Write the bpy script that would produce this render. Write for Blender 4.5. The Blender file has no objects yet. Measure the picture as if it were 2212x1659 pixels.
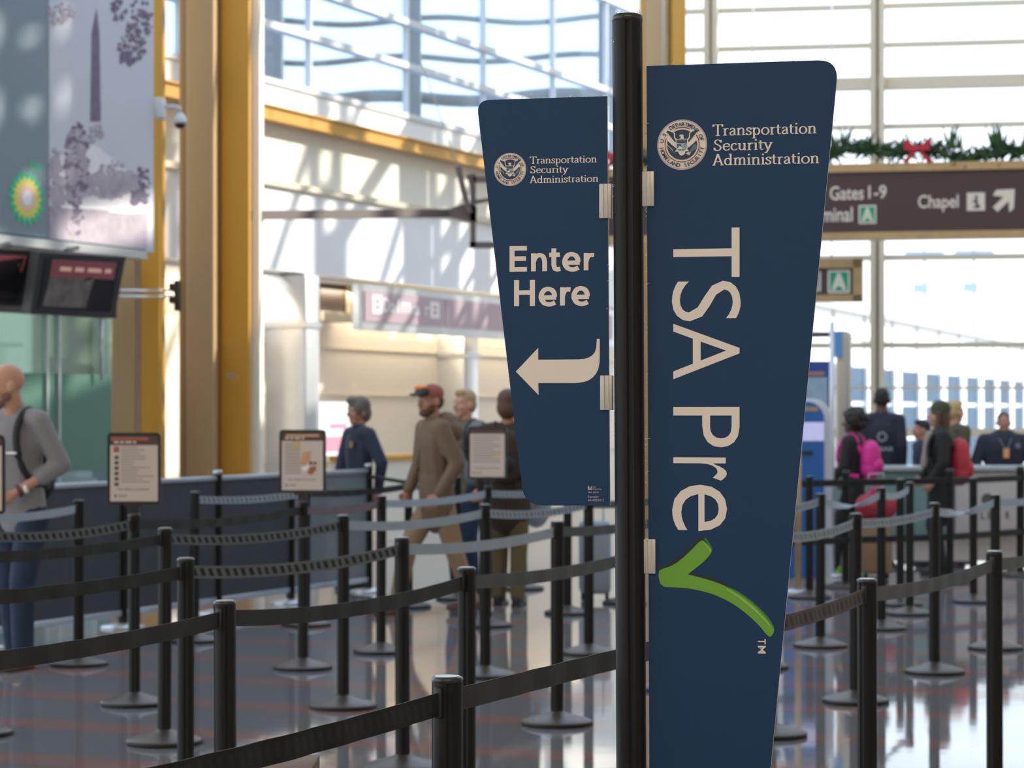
import bpy, bmesh, math, random
from mathutils import Vector, Matrix
rnd = random.Random(7)
R = math.radians
sc = bpy.context.scene
COL = sc.collection
FPX, CX, HZ, EYE = 5200.0, 1106.0, 884.0, 1.58     # focal length in px, centre column, horizon row, eye height in m

# ------------------------------------------------------------------ camera, sky, sun, light, exposure
cd = bpy.data.cameras.new('camera'); cam = bpy.data.objects.new('camera', cd); COL.objects.link(cam)
cam.location = (0, 0, EYE); cam.rotation_euler = (R(90), 0, 0)
cd.sensor_width = 36; cd.lens = FPX / 2212 * 36; cd.shift_y = (HZ - 829.5) / 2212
cd.clip_end = 2000; cd.dof.use_dof = True; cd.dof.focus_distance = 5.1; cd.dof.aperture_fstop = 7.5
sc.camera = cam
w = bpy.data.worlds.new('sky'); sc.world = w; w.use_nodes = True
nt = w.node_tree; bg = nt.nodes['Background']
tc = nt.nodes.new('ShaderNodeTexCoord'); sx = nt.nodes.new('ShaderNodeSeparateXYZ'); cr = nt.nodes.new('ShaderNodeValToRGB')
nt.links.new(tc.outputs['Generated'], sx.inputs[0]); nt.links.new(sx.outputs['Z'], cr.inputs[0]); nt.links.new(cr.outputs[0], bg.inputs[0])
el = cr.color_ramp.elements
el[0].position = 0.0; el[0].color = (.98, .98, .98, 1); el[1].position = .75; el[1].color = (.50, .62, .82, 1)
e = el.new(.05); e.color = (.95, .975, 1.0, 1)
e = el.new(.17); e.color = (.80, .91, 1.0, 1)
bg.inputs[1].default_value = 1.7
sun = bpy.data.lights.new('sun', 'SUN'); sun.energy = 6.0; sun.angle = R(.6); sun.color = (1.0, .93, .80)
so = bpy.data.objects.new('sun', sun); COL.objects.link(so)
SUND = Vector((.80, .40, .45)).normalized()
so.rotation_euler = SUND.to_track_quat('Z', 'Y').to_euler()
ar = bpy.data.lights.new('front_fill', 'AREA'); ar.shape = 'RECTANGLE'; ar.size = 12; ar.size_y = 8; ar.energy = 820; ar.color = (1.0, .80, .62)  # added warm fill from behind the camera, standing in for hall bounce
ao = bpy.data.objects.new('front_fill', ar); COL.objects.link(ao); ao.location = (1, -7, 9)
ao.rotation_euler = (Vector((1, -7, 9)) - Vector((0, 8, 1))).to_track_quat('Z', 'Y').to_euler()
rl = bpy.data.lights.new('recess_fill', 'AREA'); rl.shape = 'RECTANGLE'; rl.size = 13; rl.size_y = .25; rl.energy = 85; rl.color = (1.0, .86, .66)  # added fill that brightens the recess in place of floor bounce
ro = bpy.data.objects.new('recess_fill', rl); COL.objects.link(ro); ro.location = (-1.15, 32.74, 3.08); ro.rotation_euler = (R(25), 0, R(66.7))
vs = sc.view_settings; sc.display_settings.display_device = 'sRGB'
vs.view_transform = 'Standard'; vs.look = 'None'; vs.gamma = 1; vs.use_curve_mapping = False; vs.exposure = 0.32

# ------------------------------------------------------------------ helpers
WL = {}                                              # world location of each object that parents parts
def link(o): COL.objects.link(o); return o
def tag(o, label=None, cat=None, group=None, kind=None):
    if label: o['label'] = label
    if cat: o['category'] = cat
    if group: o['group'] = group
    if kind: o['kind'] = kind
    return o
def empty(name, loc=(0, 0, 0), rz=0, **k):
    o = link(bpy.data.objects.new(name, None)); o.location = loc; o.rotation_euler = (0, 0, rz); o.empty_display_size = .2
    WL[o.name] = Vector(loc); return tag(o, **k)
def at(px, py, s): return Vector(((px - CX) / s, FPX / s, EYE - (py - HZ) / s))   # a photo point at a scale of s px per metre
def spl(pts, n=6):                                   # smooth curve through points
    out = []; P = [Vector(p) for p in pts]; P = [P[0]] + P + [P[-1]]
    for i in range(1, len(P) - 2):
        a, b, c, d = P[i - 1], P[i], P[i + 1], P[i + 2]
        for j in range(n):
            t = j / n
            out.append(.5 * ((2 * b) + (c - a) * t + (2 * a - 5 * b + 4 * c - d) * t * t + (3 * b - a - 3 * c + d) * t ** 3))
    return out + [P[-2]]

class MB:
    def __init__(s, T=None): s.v = []; s.f = []; s.m = []; s.sm = []; s.mi = 0; s.T = T
    def add(s, vs_, fs, smooth=False):
        b = len(s.v); s.v += [s.T(*v) if s.T else Vector(v) for v in vs_]
        for f in fs: s.f.append([i + b for i in f]); s.m.append(s.mi); s.sm.append(smooth)
        return s
    def mat(s, i): s.mi = i; return s
    def box(s, x0, x1, y0, y1, z0, z1, bev=0):
        x0, x1 = min(x0, x1), max(x0, x1); y0, y1 = min(y0, y1), max(y0, y1); z0, z1 = min(z0, z1), max(z0, z1)
        if bev <= 0:
            vs_ = [(x, y, z) for z in (z0, z1) for y in (y0, y1) for x in (x0, x1)]
            return s.add(vs_, [(0, 2, 3, 1), (4, 5, 7, 6), (0, 1, 5, 4), (1, 3, 7, 5), (3, 2, 6, 7), (2, 0, 4, 6)])
        b = min(bev, (x1 - x0) / 2.01, (y1 - y0) / 2.01, (z1 - z0) / 2.01)
        bm = bmesh.new(); bmesh.ops.create_cube(bm, size=1)
        for v in bm.verts: v.co = Vector(((x0 + x1) / 2 + v.co.x * (x1 - x0), (y0 + y1) / 2 + v.co.y * (y1 - y0), (z0 + z1) / 2 + v.co.z * (z1 - z0)))
        bmesh.ops.bevel(bm, geom=bm.edges[:], offset=b, segments=2, affect='EDGES', profile=.5)
        return s.bm(bm, True)
    def bm(s, bm, smooth=False):
        bm.verts.index_update(); s.add([v.co[:] for v in bm.verts], [[v.index for v in f.verts] for f in bm.faces], smooth); bm.free(); return s
    def lathe(s, prof, seg=24, c=(0, 0, 0), cap=True, smooth=True, axis='z'):
        vs_ = []; n = len(prof)
        for r, z in prof:
            for k in range(seg):
                a = 2 * math.pi * k / seg; p = (r * math.cos(a), r * math.sin(a), z)
                if axis == 'y': p = (p[0], p[2], p[1])
                if axis == 'x': p = (p[2], p[0], p[1])
                vs_.append((p[0] + c[0], p[1] + c[1], p[2] + c[2]))
        fs = [(i * seg + k, i * seg + (k + 1) % seg, (i + 1) * seg + (k + 1) % seg, (i + 1) * seg + k) for i in range(n - 1) for k in range(seg)]
        s.add(vs_, fs, smooth)
        if cap:
            b = len(s.v) - n * seg
            for ring in (list(range(seg))[::-1], [(n - 1) * seg + k for k in range(seg)]):
                s.f.append([b + i for i in ring]); s.m.append(s.mi); s.sm.append(False)
        return s
    def tube(s, pts, r, seg=8, sy=1.0):
        pts = [Vector(p) for p in pts]; rs = r if isinstance(r, (list, tuple)) else [r] * len(pts)
        vs_ = []; up = Vector((0, 0, 1)); n = len(pts)
        for i, p in enumerate(pts):
            d = (pts[min(i + 1, n - 1)] - pts[max(i - 1, 0)]).normalized()
            u = up if abs(d.dot(up)) < .95 else Vector((0, 1, 0))
            a = d.cross(u).normalized(); b = a.cross(d)
            for k in range(seg):
                t = 2 * math.pi * (k + .5) / seg; vs_.append((p + (a * math.cos(t) + b * math.sin(t) * sy) * rs[i])[:])
        fs = [(i * seg + k, i * seg + (k + 1) % seg, (i + 1) * seg + (k + 1) % seg, (i + 1) * seg + k) for i in range(n - 1) for k in range(seg)]
        fs += [list(range(seg))[::-1], [(n - 1) * seg + k for k in range(seg)]]
        return s.add(vs_, fs, seg > 5)
    def prism(s, poly, fn, w0, w1):                  # outline poly [(u, v)] extruded between depths through fn(u, v, w)
        n = len(poly); vs_ = [fn(u, v, w0)[:] for u, v in poly] + [fn(u, v, w1)[:] for u, v in poly]
        return s.add(vs_, [list(range(n))[::-1], [n + i for i in range(n)]] + [(i, (i + 1) % n, n + (i + 1) % n, n + i) for i in range(n)])
    def poly(s, pts): return s.add([tuple(p) for p in pts], [list(range(len(pts)))])
    def ell(s, c, r, seg=14, rings=9):
        prof = [(math.sin(math.pi * i / rings), -math.cos(math.pi * i / rings)) for i in range(1, rings)]
        vs_ = [(c[0] + r[0] * a * math.cos(2 * math.pi * k / seg), c[1] + r[1] * a * math.sin(2 * math.pi * k / seg), c[2] + r[2] * z) for a, z in prof for k in range(seg)]
        n = len(prof); fs = [(i * seg + k, i * seg + (k + 1) % seg, (i + 1) * seg + (k + 1) % seg, (i + 1) * seg + k) for i in range(n - 1) for k in range(seg)]
        vs_ += [(c[0], c[1], c[2] - r[2]), (c[0], c[1], c[2] + r[2])]
        fs += [(n * seg, (k + 1) % seg, k) for k in range(seg)] + [(n * seg + 1, (n - 1) * seg + k, (n - 1) * seg + (k + 1) % seg) for k in range(seg)]
        return s.add(vs_, fs, True)
    def cap(s, p1, p2, r1, r2, fl=1.0, seg=12):      # a rounded cone between two points
        p1, p2 = Vector(p1), Vector(p2); d = p2 - p1; L = d.length or 1e-4; d = d / L
        u = Vector((0, 1, 0)) if abs(d.y) < .9 else Vector((1, 0, 0))
        a = d.cross(u).normalized(); b = d.cross(a)
        prof = [(r1 * math.sin(t), -r1 * math.cos(t)) for t in (.35, .8, 1.2, 1.57)] + [(r2 * math.sin(t), L - r2 * math.cos(t)) for t in (1.57, 1.95, 2.35, 2.8)]
        vs_ = []
        for r, z in prof:
            for k in range(seg):
                o = (a * math.cos(2 * math.pi * k / seg) + b * math.sin(2 * math.pi * k / seg)) * r + d * z
                if fl != 1: o.y = o.y * fl + (d.y * z) * (1 - fl)
                vs_.append((p1 + o)[:])
        n = len(prof); fs = [(i * seg + k, i * seg + (k + 1) % seg, (i + 1) * seg + (k + 1) % seg, (i + 1) * seg + k) for i in range(n - 1) for k in range(seg)]
        fs += [list(range(seg))[::-1], [(n - 1) * seg + k for k in range(seg)]]
        return s.add(vs_, fs, True)
    def mesh(s, name, mats, off=Vector()):
        me = bpy.data.meshes.new(name); me.from_pydata([tuple(v - off) for v in s.v], [], s.f)
        for m in (mats if isinstance(mats, (list, tuple)) else [mats]): me.materials.append(m)
        me.polygons.foreach_set('material_index', s.m); me.polygons.foreach_set('use_smooth', s.sm)
        me.update(); return me
    def build(s, name, mats, parent=None, local=False, fix=True):
        if parent is None and not local:
            lo = [min(v[i] for v in s.v) for i in range(3)]; hi = [max(v[i] for v in s.v) for i in range(3)]
            off = Vector(((lo[0] + hi[0]) / 2, (lo[1] + hi[1]) / 2, lo[2]))
        elif local: off = Vector()
        else: off = WL[parent.name]
        me = s.mesh(name, mats, off)
        if fix:
            bm = bmesh.new(); bm.from_mesh(me); bmesh.ops.recalc_face_normals(bm, faces=bm.faces); bm.to_mesh(me); bm.free()
        o = link(bpy.data.objects.new(name, me))
        if parent is not None: o.parent = parent; WL[o.name] = off
        else: o.location = off; WL[o.name] = off
        return o

def blob(name, prims, voxel, mats, parent, it=4, local=True):   # prims: an MB of closed shapes, fused into one skin
    o = prims.build(name, mats, parent, local=local)
    m = o.modifiers.new('r', 'REMESH'); m.mode = 'VOXEL'; m.voxel_size = voxel; m.use_smooth_shade = True
    if it: k = o.modifiers.new('s', 'SMOOTH'); k.factor = .5; k.iterations = it
    dg = bpy.context.evaluated_depsgraph_get(); me = bpy.data.meshes.new_from_object(o.evaluated_get(dg))
    me.name = name; o.modifiers.clear(); old = o.data; o.data = me; bpy.data.meshes.remove(old)
    me.polygons.foreach_set('use_smooth', [True] * len(me.polygons)); me.update()
    return o

# ------------------------------------------------------------------ materials
def mat(name, col, rough=.5, metal=0., var=.08, nscale=30., bump=0., spec=.5, sheen=0., emit=0., coat=0.):
    m = bpy.data.materials.new(name); m.use_nodes = True; t = m.node_tree; p = t.nodes['Principled BSDF']
    p.inputs['Roughness'].default_value = rough; p.inputs['Metallic'].default_value = metal
    p.inputs['Specular IOR Level'].default_value = spec; p.inputs['Coat Weight'].default_value = coat
    if sheen: p.inputs['Sheen Weight'].default_value = sheen; p.inputs['Sheen Roughness'].default_value = .4
    tc = t.nodes.new('ShaderNodeTexCoord'); nz = t.nodes.new('ShaderNodeTexNoise'); nz.inputs['Scale'].default_value = nscale; nz.inputs['Detail'].default_value = 3
    t.links.new(tc.outputs['Object'], nz.inputs['Vector'])
    mx = t.nodes.new('ShaderNodeMix'); mx.data_type = 'RGBA'
    mx.inputs[6].default_value = tuple(max(0, c * (1 - var)) for c in col) + (1,); mx.inputs[7].default_value = tuple(min(1, c * (1 + var)) for c in col) + (1,)
    t.links.new(nz.outputs[0], mx.inputs[0]); t.links.new(mx.outputs[2], p.inputs['Base Color'])
    if emit: t.links.new(mx.outputs[2], p.inputs['Emission Color']); p.inputs['Emission Strength'].default_value = emit
    if bump:
        b = t.nodes.new('ShaderNodeBump'); b.inputs['Strength'].default_value = bump; b.inputs['Distance'].default_value = .01
        t.links.new(nz.outputs[0], b.inputs['Height']); t.links.new(b.outputs[0], p.inputs['Normal'])
    return m
def glass(name, tint=(1, 1, 1), refl=.08, rough=.02, frost=0.):
    m = bpy.data.materials.new(name); m.use_nodes = True; t = m.node_tree; t.nodes.clear()
    out = t.nodes.new('ShaderNodeOutputMaterial'); tr = t.nodes.new('ShaderNodeBsdfTransparent'); gl = t.nodes.new('ShaderNodeBsdfGlossy'); mx = t.nodes.new('ShaderNodeMixShader')
    tr.inputs[0].default_value = tint + (1,); gl.inputs['Roughness'].default_value = rough
    lw = t.nodes.new('ShaderNodeLayerWeight'); lw.inputs[0].default_value = .35
    mul = t.nodes.new('ShaderNodeMath'); mul.operation = 'MULTIPLY_ADD'; mul.inputs[1].default_value = .5; mul.inputs[2].default_value = refl * .3
    t.links.new(lw.outputs['Fresnel'], mul.inputs[0]); mul.use_clamp = True
    mul.inputs[1].default_value = refl * 3
    t.links.new(mul.outputs[0], mx.inputs[0]); t.links.new(tr.outputs[0], mx.inputs[1]); t.links.new(gl.outputs[0], mx.inputs[2])
    last = mx
    if frost:
        df = t.nodes.new('ShaderNodeBsdfDiffuse'); df.inputs[0].default_value = tint + (1,); tl = t.nodes.new('ShaderNodeBsdfTranslucent'); tl.inputs[0].default_value = tint + (1,)
        m2 = t.nodes.new('ShaderNodeMixShader'); m2.inputs[0].default_value = .5; t.links.new(df.outputs[0], m2.inputs[1]); t.links.new(tl.outputs[0], m2.inputs[2])
        m3 = t.nodes.new('ShaderNodeMixShader'); m3.inputs[0].default_value = frost; t.links.new(mx.outputs[0], m3.inputs[1]); t.links.new(m2.outputs[0], m3.inputs[2]); last = m3
    t.links.new(last.outputs[0], out.inputs[0]); return m
def belt_mat(name, base, dark, lo=0., freq=46.):     # woven belt; lo > 0 prints a row of slanted bars along it
    m = mat(name, base, .6, var=.15, nscale=160, spec=.25, sheen=.08)
    if lo:
        t = m.node_tree; p = t.nodes['Principled BSDF']; src = p.inputs['Base Color'].links[0].from_socket
        tc = t.nodes.new('ShaderNodeTexCoord'); sp = t.nodes.new('ShaderNodeSeparateXYZ'); t.links.new(tc.outputs['UV'], sp.inputs[0])
        def mt(op, a, b=None, c=None):
            n = t.nodes.new('ShaderNodeMath'); n.operation = op
            for i, q in enumerate((a, b, c)):
                if q is None: continue
                if isinstance(q, (int, float)): n.inputs[i].default_value = q
                else: t.links.new(q, n.inputs[i])
            return n.outputs[0]
        ph = mt('MULTIPLY_ADD', sp.outputs[1], .5, mt('MULTIPLY', sp.outputs[0], freq / 6.28))
        bar = mt('LESS_THAN', mt('FRACT', ph), .5)
        inb = mt('LESS_THAN', mt('ABSOLUTE', mt('SUBTRACT', sp.outputs[1], .5)), .3)
        f = mt('MULTIPLY', mt('MULTIPLY', bar, inb), lo)
        mx = t.nodes.new('ShaderNodeMix'); mx.data_type = 'RGBA'; mx.inputs[7].default_value = dark + (1,)
        t.links.new(f, mx.inputs[0]); t.links.new(src, mx.inputs[6]); t.links.new(mx.outputs[2], p.inputs['Base Color'])
    return m
M = dict(
 black=mat('black_powder_coat', (.0075, .0072, .0068), .5, spec=.3, bump=.03, nscale=300), rubber=mat('black_rubber', (.008, .008, .009), .6),
 dome=mat('bronze_grey_metal', (.10, .085, .070), .42, .5, bump=.02), capm=mat('dark_cap', (.03, .03, .03), .25), capt=mat('silver_cap_and_glint', (.55, .55, .55), .3, .7),
 navy=mat('sign_blue', (.006, .040, .108), .55, spec=.35, var=.12, nscale=500, bump=.02), cream=mat('sign_cream', (.84, .75, .66), .55, var=.02), core=mat('white_core', (.86, .84, .82), .6),
 alu=mat('brushed_aluminium', (.62, .58, .53), .4, .35, bump=.05, nscale=90), red=mat('seal_red', (.30, .05, .03), .5), lav=mat('seal_lavender', (.52, .44, .44), .5),
 sealnavy=mat('seal_navy', (.02, .045, .10), .5), sblue=mat('seal_blue', (.02, .16, .34), .5), steal=mat('seal_teal', (.03, .20, .26), .5), olive=mat('seal_olive', (.22, .21, .05), .5), sgrey=mat('seal_grey_green', (.12, .20, .22), .5),
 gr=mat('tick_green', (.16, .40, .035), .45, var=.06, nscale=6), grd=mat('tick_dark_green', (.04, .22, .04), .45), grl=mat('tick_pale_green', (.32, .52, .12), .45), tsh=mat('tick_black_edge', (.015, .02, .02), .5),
 lint=mat('pale_lint', (.85, .83, .8), .9), small=mat('sign_small_print', (.50, .47, .52), .55),
 yel=mat('yellow_paint', (.56, .29, .03), .4, var=.05, nscale=3), tan=mat('tan_paint_and_haze', (.43, .295, .145), .45, var=.05, nscale=3), brown=mat('brown_paint_and_shade', (.35, .22, .09), .5),
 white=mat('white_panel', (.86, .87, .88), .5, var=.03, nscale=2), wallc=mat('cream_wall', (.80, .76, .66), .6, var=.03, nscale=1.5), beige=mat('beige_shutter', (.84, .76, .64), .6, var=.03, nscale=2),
 silver=mat('silver_trim', (.62, .64, .66), .3, .6, var=.1, nscale=4), frame=mat('cream_window_frame', (.66, .58, .44), .5), gframe=mat('grey_window_frame', (.66, .68, .70), .45), steel=mat('steel_and_reflection', (.30, .27, .25), .6),
 glass=glass('window_glass', (.96, .98, 1.0), .05), tglass=glass('tinted_clerestory_glass', (.80, .90, 1.0), .05), bglass=glass('balcony_glass', (.85, .92, .95), .12), gglass=glass('green_glass', (.62, .80, .72), .25), fglass=glass('frosted_green_glass', (.26, .46, .38), .3, .15, .8),
 acryl=glass('scuffed_acrylic', (.62, .66, .70), .3, .1, .22), clear=glass('clear_acrylic', (.96, .96, .96), .22),
 sbrown=mat('sign_brown', (.062, .034, .034), .5), gold=mat('gold_frame', (.46, .32, .16), .38, .35, var=.25, nscale=5), gcream=mat('sign_letter_cream', (.74, .66, .54), .5), green=mat('gate_green', (.01, .32, .18), .5),
 mauve=mat('mauve_panel', (.50, .36, .40), .4, var=.05), swhite=mat('white_print', (.9, .88, .86), .5), sred=mat('red_print', (.75, .03, .03), .5),
 screen=mat('dark_screen', (.02, .018, .022), .12), scrred=mat('screen_maroon', (.16, .04, .05), .3, emit=.25), scrpic=mat('screen_picture', (.10, .09, .085), .2, var=.8, nscale=9, emit=.15), scrtext=mat('screen_text', (.55, .32, .25), .4, emit=.3), plastic=mat('black_plastic', (.02, .02, .022), .35),
 lightbox=mat('lit_panel', (.80, .86, .92), .5, emit=1.0), adpink=mat('pink_advert', (.95, .45, .58), .5, emit=.55), adwhite=mat('white_advert', (.95, .95, .98), .5, emit=.75), dbrown=mat('dark_brown_board', (.06, .038, .032), .4),
 fab=mat('slate_fabric', (.050, .062, .078), .75, var=.2, nscale=12, bump=.1), rail=mat('pale_rail', (.52, .58, .66), .3, .5), grey=mat('grey_banner', (.20, .26, .30), .55, var=.04, nscale=3),
 bsky=mat('banner_sky', (.56, .58, .64), .55, var=.04, nscale=2), bdark=mat('banner_plum', (.17, .13, .20), .6, var=.35, nscale=14), bmid=mat('banner_mauve', (.42, .36, .42), .6, var=.35, nscale=9), blite=mat('banner_pale', (.78, .74, .76), .6, var=.1, nscale=10),
 lgreen=mat('logo_green', (.03, .50, .25), .5), lyel=mat('logo_yellow', (.75, .66, .10), .5), lwhite=mat('logo_white', (.82, .80, .86), .5), lorange=mat('logo_peach', (.80, .55, .40), .5),
 skin=mat('light_skin', (.56, .30, .20), .5, var=.06, nscale=20), skin2=mat('tan_skin', (.42, .21, .13), .5, var=.06, nscale=20), skin3=mat('deep_skin', (.13, .065, .045), .5), lips=mat('lips', (.38, .13, .11), .5), eye=mat('eye_dark', (.02, .015, .012), .2), eyew=mat('eye_white', (.75, .72, .68), .3),
 hdark=mat('dark_hair', (.018, .014, .012), .6, var=.3, nscale=80, bump=.3), hgrey=mat('grey_brown_hair', (.13, .10, .085), .6, var=.5, nscale=60, bump=.3), hbrown=mat('brown_hair', (.10, .048, .025), .6, var=.3, nscale=80, bump=.3), hblond=mat('blonde_hair', (.50, .34, .16), .6, var=.2, nscale=80, bump=.2), hsand=mat('sandy_hair', (.42, .29, .15), .6, var=.2, nscale=60),
 shirt=mat('grey_shirt', (.25, .24, .25), .75, var=.08, nscale=40, bump=.1), denim=mat('blue_denim', (.013, .031, .066), .8, var=.3, nscale=40, bump=.1), jnavy=mat('navy_fleece', (.022, .026, .045), .8, var=.15, nscale=60, bump=.1, sheen=.2), pullover=mat('navy_pullover', (.009, .018, .042), .7, nscale=40, bump=.1, sheen=.3),
 jbrown=mat('brown_canvas', (.17, .11, .066), .8, var=.15, nscale=25, bump=.15), khaki=mat('khaki_cotton', (.30, .20, .115), .8, var=.12, nscale=30, bump=.1), jdark=mat('dark_brown_jacket', (.045, .030, .020), .8, var=.2, nscale=30, bump=.1), otrous=mat('olive_trousers', (.13, .10, .045), .8, var=.15, nscale=30), jblack=mat('black_jacket', (.012, .012, .014), .7, var=.2, nscale=40, bump=.1), jolive=mat('olive_jacket', (.09, .085, .05), .8),
 camo=mat('green_brown_camouflage', (.13, .115, .075), .8, var=.6, nscale=22), eprint=mat('pale_print', (.36, .38, .42), .7), vest=mat('grey_vest', (.16, .17, .19), .7), leather=mat('brown_leather', (.10, .045, .028), .4), boot=mat('black_boot', (.014, .013, .012), .45), shoeg=mat('lime_shoe', (.20, .42, .03), .5), cap1=mat('faded_red_cap', (.32, .10, .08), .8), cap2=mat('dark_cap_brim', (.04, .04, .045), .7), goggle=mat('orange_lens', (.75, .22, .02), .2), beanie=mat('olive_knit', (.065, .08, .04), .9, var=.25, nscale=70, bump=.4),
 pink=mat('hot_pink_nylon', (.80, .04, .32), .6), crimson=mat('crimson_nylon', (.40, .03, .06), .6), redbag=mat('red_nylon', (.48, .03, .05), .6, var=.3, nscale=12), bagblack=mat('black_nylon', (.014, .014, .016), .6, bump=.1), greybag=mat('blue_grey_nylon', (.30, .36, .40), .6), badge=mat('orange_badge', (.80, .36, .16), .5), fur=mat('fur_trim', (.40, .33, .28), .9, nscale=60, bump=.5),
 kblue=mat('kiosk_blue', (.015, .13, .42), .35), kscreen=mat('kiosk_screen', (.52, .52, .80), .3, emit=.35), kwhite=mat('kiosk_white', (.75, .80, .86), .4), pblue=mat('poster_blue', (.03, .07, .30), .5), pblue2=mat('poster_sky', (.30, .42, .52), .5, var=.3, nscale=6), fblue=mat('flag_blue', (.10, .32, .66), .6), copper=mat('copper_strip', (.40, .22, .15), .5),
 counter=mat('counter_front', (.60, .56, .52), .55), ctop=mat('counter_glass_edge', (.42, .47, .46), .25), teal=mat('teal_glass_panel', (.20, .34, .33), .25),
 ext=mat('terminal_white', (.85, .85, .84), .5), extblue=mat('blue_glazing', (.022, .066, .12), .5, spec=.2, var=.6, nscale=.35), extdark=mat('facade_joint', (.42, .40, .38), .6),
 needle=mat('fir_green', (.022, .060, .028), .7, var=.4, nscale=30), needle2=mat('fir_light_green', (.05, .11, .03), .7, var=.4, nscale=30), bow=mat('red_bow', (.50, .015, .03), .5), cardb=mat('brown_card', (.22, .15, .10), .7), pole=mat('pole_blue_grey', (.42, .52, .62), .5),
 paper=mat('notice_paper', (.66, .56, .50), .5, var=.02), pdark=mat('notice_header', (.10, .055, .045), .5), pred=mat('notice_red', (.40, .12, .10), .5), pgrey=mat('notice_text_grey', (.40, .35, .33), .6), pblk=mat('notice_icon', (.12, .11, .10), .6), pora=mat('notice_orange', (.66, .36, .20), .6), pyel=mat('notice_yellow', (.60, .46, .20), .6), pnavy=mat('notice_text_blue', (.16, .17, .26), .6),
 b_dark=belt_mat('belt_charcoal', (.026, .028, .030), (.01, .01, .01)), b_black=belt_mat('belt_black', (.008, .009, .009), (.018, .020, .020), .7, 190), b_grey=belt_mat('belt_grey', (.075, .080, .085), (.03, .03, .03), .0),
 b_hatch=belt_mat('belt_grey_with_black_bars', (.13, .14, .15), (.006, .007, .007), .97, 112), b_pale=belt_mat('belt_backlit_grey', (.33, .40, .47), (.1, .1, .1)), b_phatch=belt_mat('belt_backlit_grey_with_bars', (.31, .375, .43), (.07, .08, .09), .8, 112), b_brown=belt_mat('belt_brown_with_bars', (.085, .06, .055), (.012, .01, .01), .9, 130), b_plum=belt_mat('belt_plum', (.17, .13, .15), (.1, .1, .1)),  # blue grey belts: grey webbing with window backlight put into the colour
)

def floor_mat():
    m = bpy.data.materials.new('terrazzo_floor'); m.use_nodes = True; t = m.node_tree; p = t.nodes['Principled BSDF']
    tc = t.nodes.new('ShaderNodeTexCoord'); sp = t.nodes.new('ShaderNodeSeparateXYZ'); mp = t.nodes.new('ShaderNodeMapping')
    mp.inputs['Rotation'].default_value = (0, 0, R(23.3)); t.links.new(tc.outputs['Object'], mp.inputs[0]); t.links.new(mp.outputs[0], sp.inputs[0])
    def mt(op, a, b=None):
        n = t.nodes.new('ShaderNodeMath'); n.operation = op
        for i, q in enumerate((a, b)):
            if q is None: continue
            if isinstance(q, (int, float)): n.inputs[i].default_value = q
            else: t.links.new(q, n.inputs[i])
        return n.outputs[0]
    def band(o, off, per, wd): return mt('LESS_THAN', mt('FRACT', mt('DIVIDE', mt('SUBTRACT', o, off), per)), wd)
    stripe = band(sp.outputs[1], 10.35, 1.05, .29)
    j1 = band(sp.outputs[1], 10.35, 1.05, .008); j2 = band(sp.outputs[0], .2, 1.5, .006)
    nz = t.nodes.new('ShaderNodeTexNoise'); nz.inputs['Scale'].default_value = 160; nz.inputs['Detail'].default_value = 4; t.links.new(tc.outputs['Object'], nz.inputs[0])
    n2 = t.nodes.new('ShaderNodeTexNoise'); n2.inputs['Scale'].default_value = 1.3; n2.inputs['Detail'].default_value = 3; t.links.new(tc.outputs['Object'], n2.inputs[0])
    def mix(f, a, b):
        x = t.nodes.new('ShaderNodeMix'); x.data_type = 'RGBA'
        for i, q in ((0, f), (6, a), (7, b)):
            if isinstance(q, tuple): x.inputs[i].default_value = q + (1,)
            else: t.links.new(q, x.inputs[i])
        return x.outputs[2]
    g = mix(nz.outputs[0], (.14, .147, .154), (.31, .315, .32)); r = mix(nz.outputs[0], (.25, .145, .13), (.46, .28, .25))
    c = mix(stripe, g, r); c = mix(mt('MAXIMUM', j1, j2), c, (.13, .13, .125)); t.links.new(c, p.inputs['Base Color'])
    rr = mt('MULTIPLY_ADD', n2.outputs[0], .07); rr.node.inputs[2].default_value = .012; t.links.new(rr, p.inputs['Roughness'])
    b = t.nodes.new('ShaderNodeBump'); b.inputs['Strength'].default_value = .05; b.inputs['Distance'].default_value = .02; t.links.new(n2.outputs[0], b.inputs['Height']); t.links.new(b.outputs[0], p.inputs['Normal'])
    p.inputs['Specular IOR Level'].default_value = .5; p.inputs['IOR'].default_value = 2.1
    return m

# ------------------------------------------------------------------ lettering
_tc = {}
def text_geo(body, off=0.0):
    if (body, off) in _tc: return _tc[(body, off)]
    cu = bpy.data.curves.new('t', 'FONT'); cu.body = body; cu.fill_mode = 'FRONT'; cu.offset = off; cu.resolution_u = 4
    o = link(bpy.data.objects.new('t', cu)); bpy.context.view_layer.update()
    me = bpy.data.meshes.new_from_object(o.evaluated_get(bpy.context.evaluated_depsgraph_get()))
    r = ([(v.co.x, v.co.y) for v in me.vertices], [list(p.vertices) for p in me.polygons])
    bpy.data.objects.remove(o); bpy.data.curves.remove(cu); bpy.data.meshes.remove(me); _tc[(body, off)] = r
    return r
def text(mb, body, u0, v0, u1, v1, fn, w, off=0.0, rot=False):
    vs_, fs = text_geo(body, off); xs = [a for a, b in vs_]; ys = [b for a, b in vs_]
    x0, x1, y0, y1 = min(xs), max(xs), min(ys), max(ys)
    out = []
    for x, y in vs_:
        a, b = (x - x0) / (x1 - x0), (y - y0) / (y1 - y0)
        if rot: u, v = u0 + (u1 - u0) * b, v1 + (v0 - v1) * a       # reads downwards
        else: u, v = u0 + (u1 - u0) * a, v0 + (v1 - v0) * b
        out.append(fn(u, v, w)[:])
    mb.add(out, fs)
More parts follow.
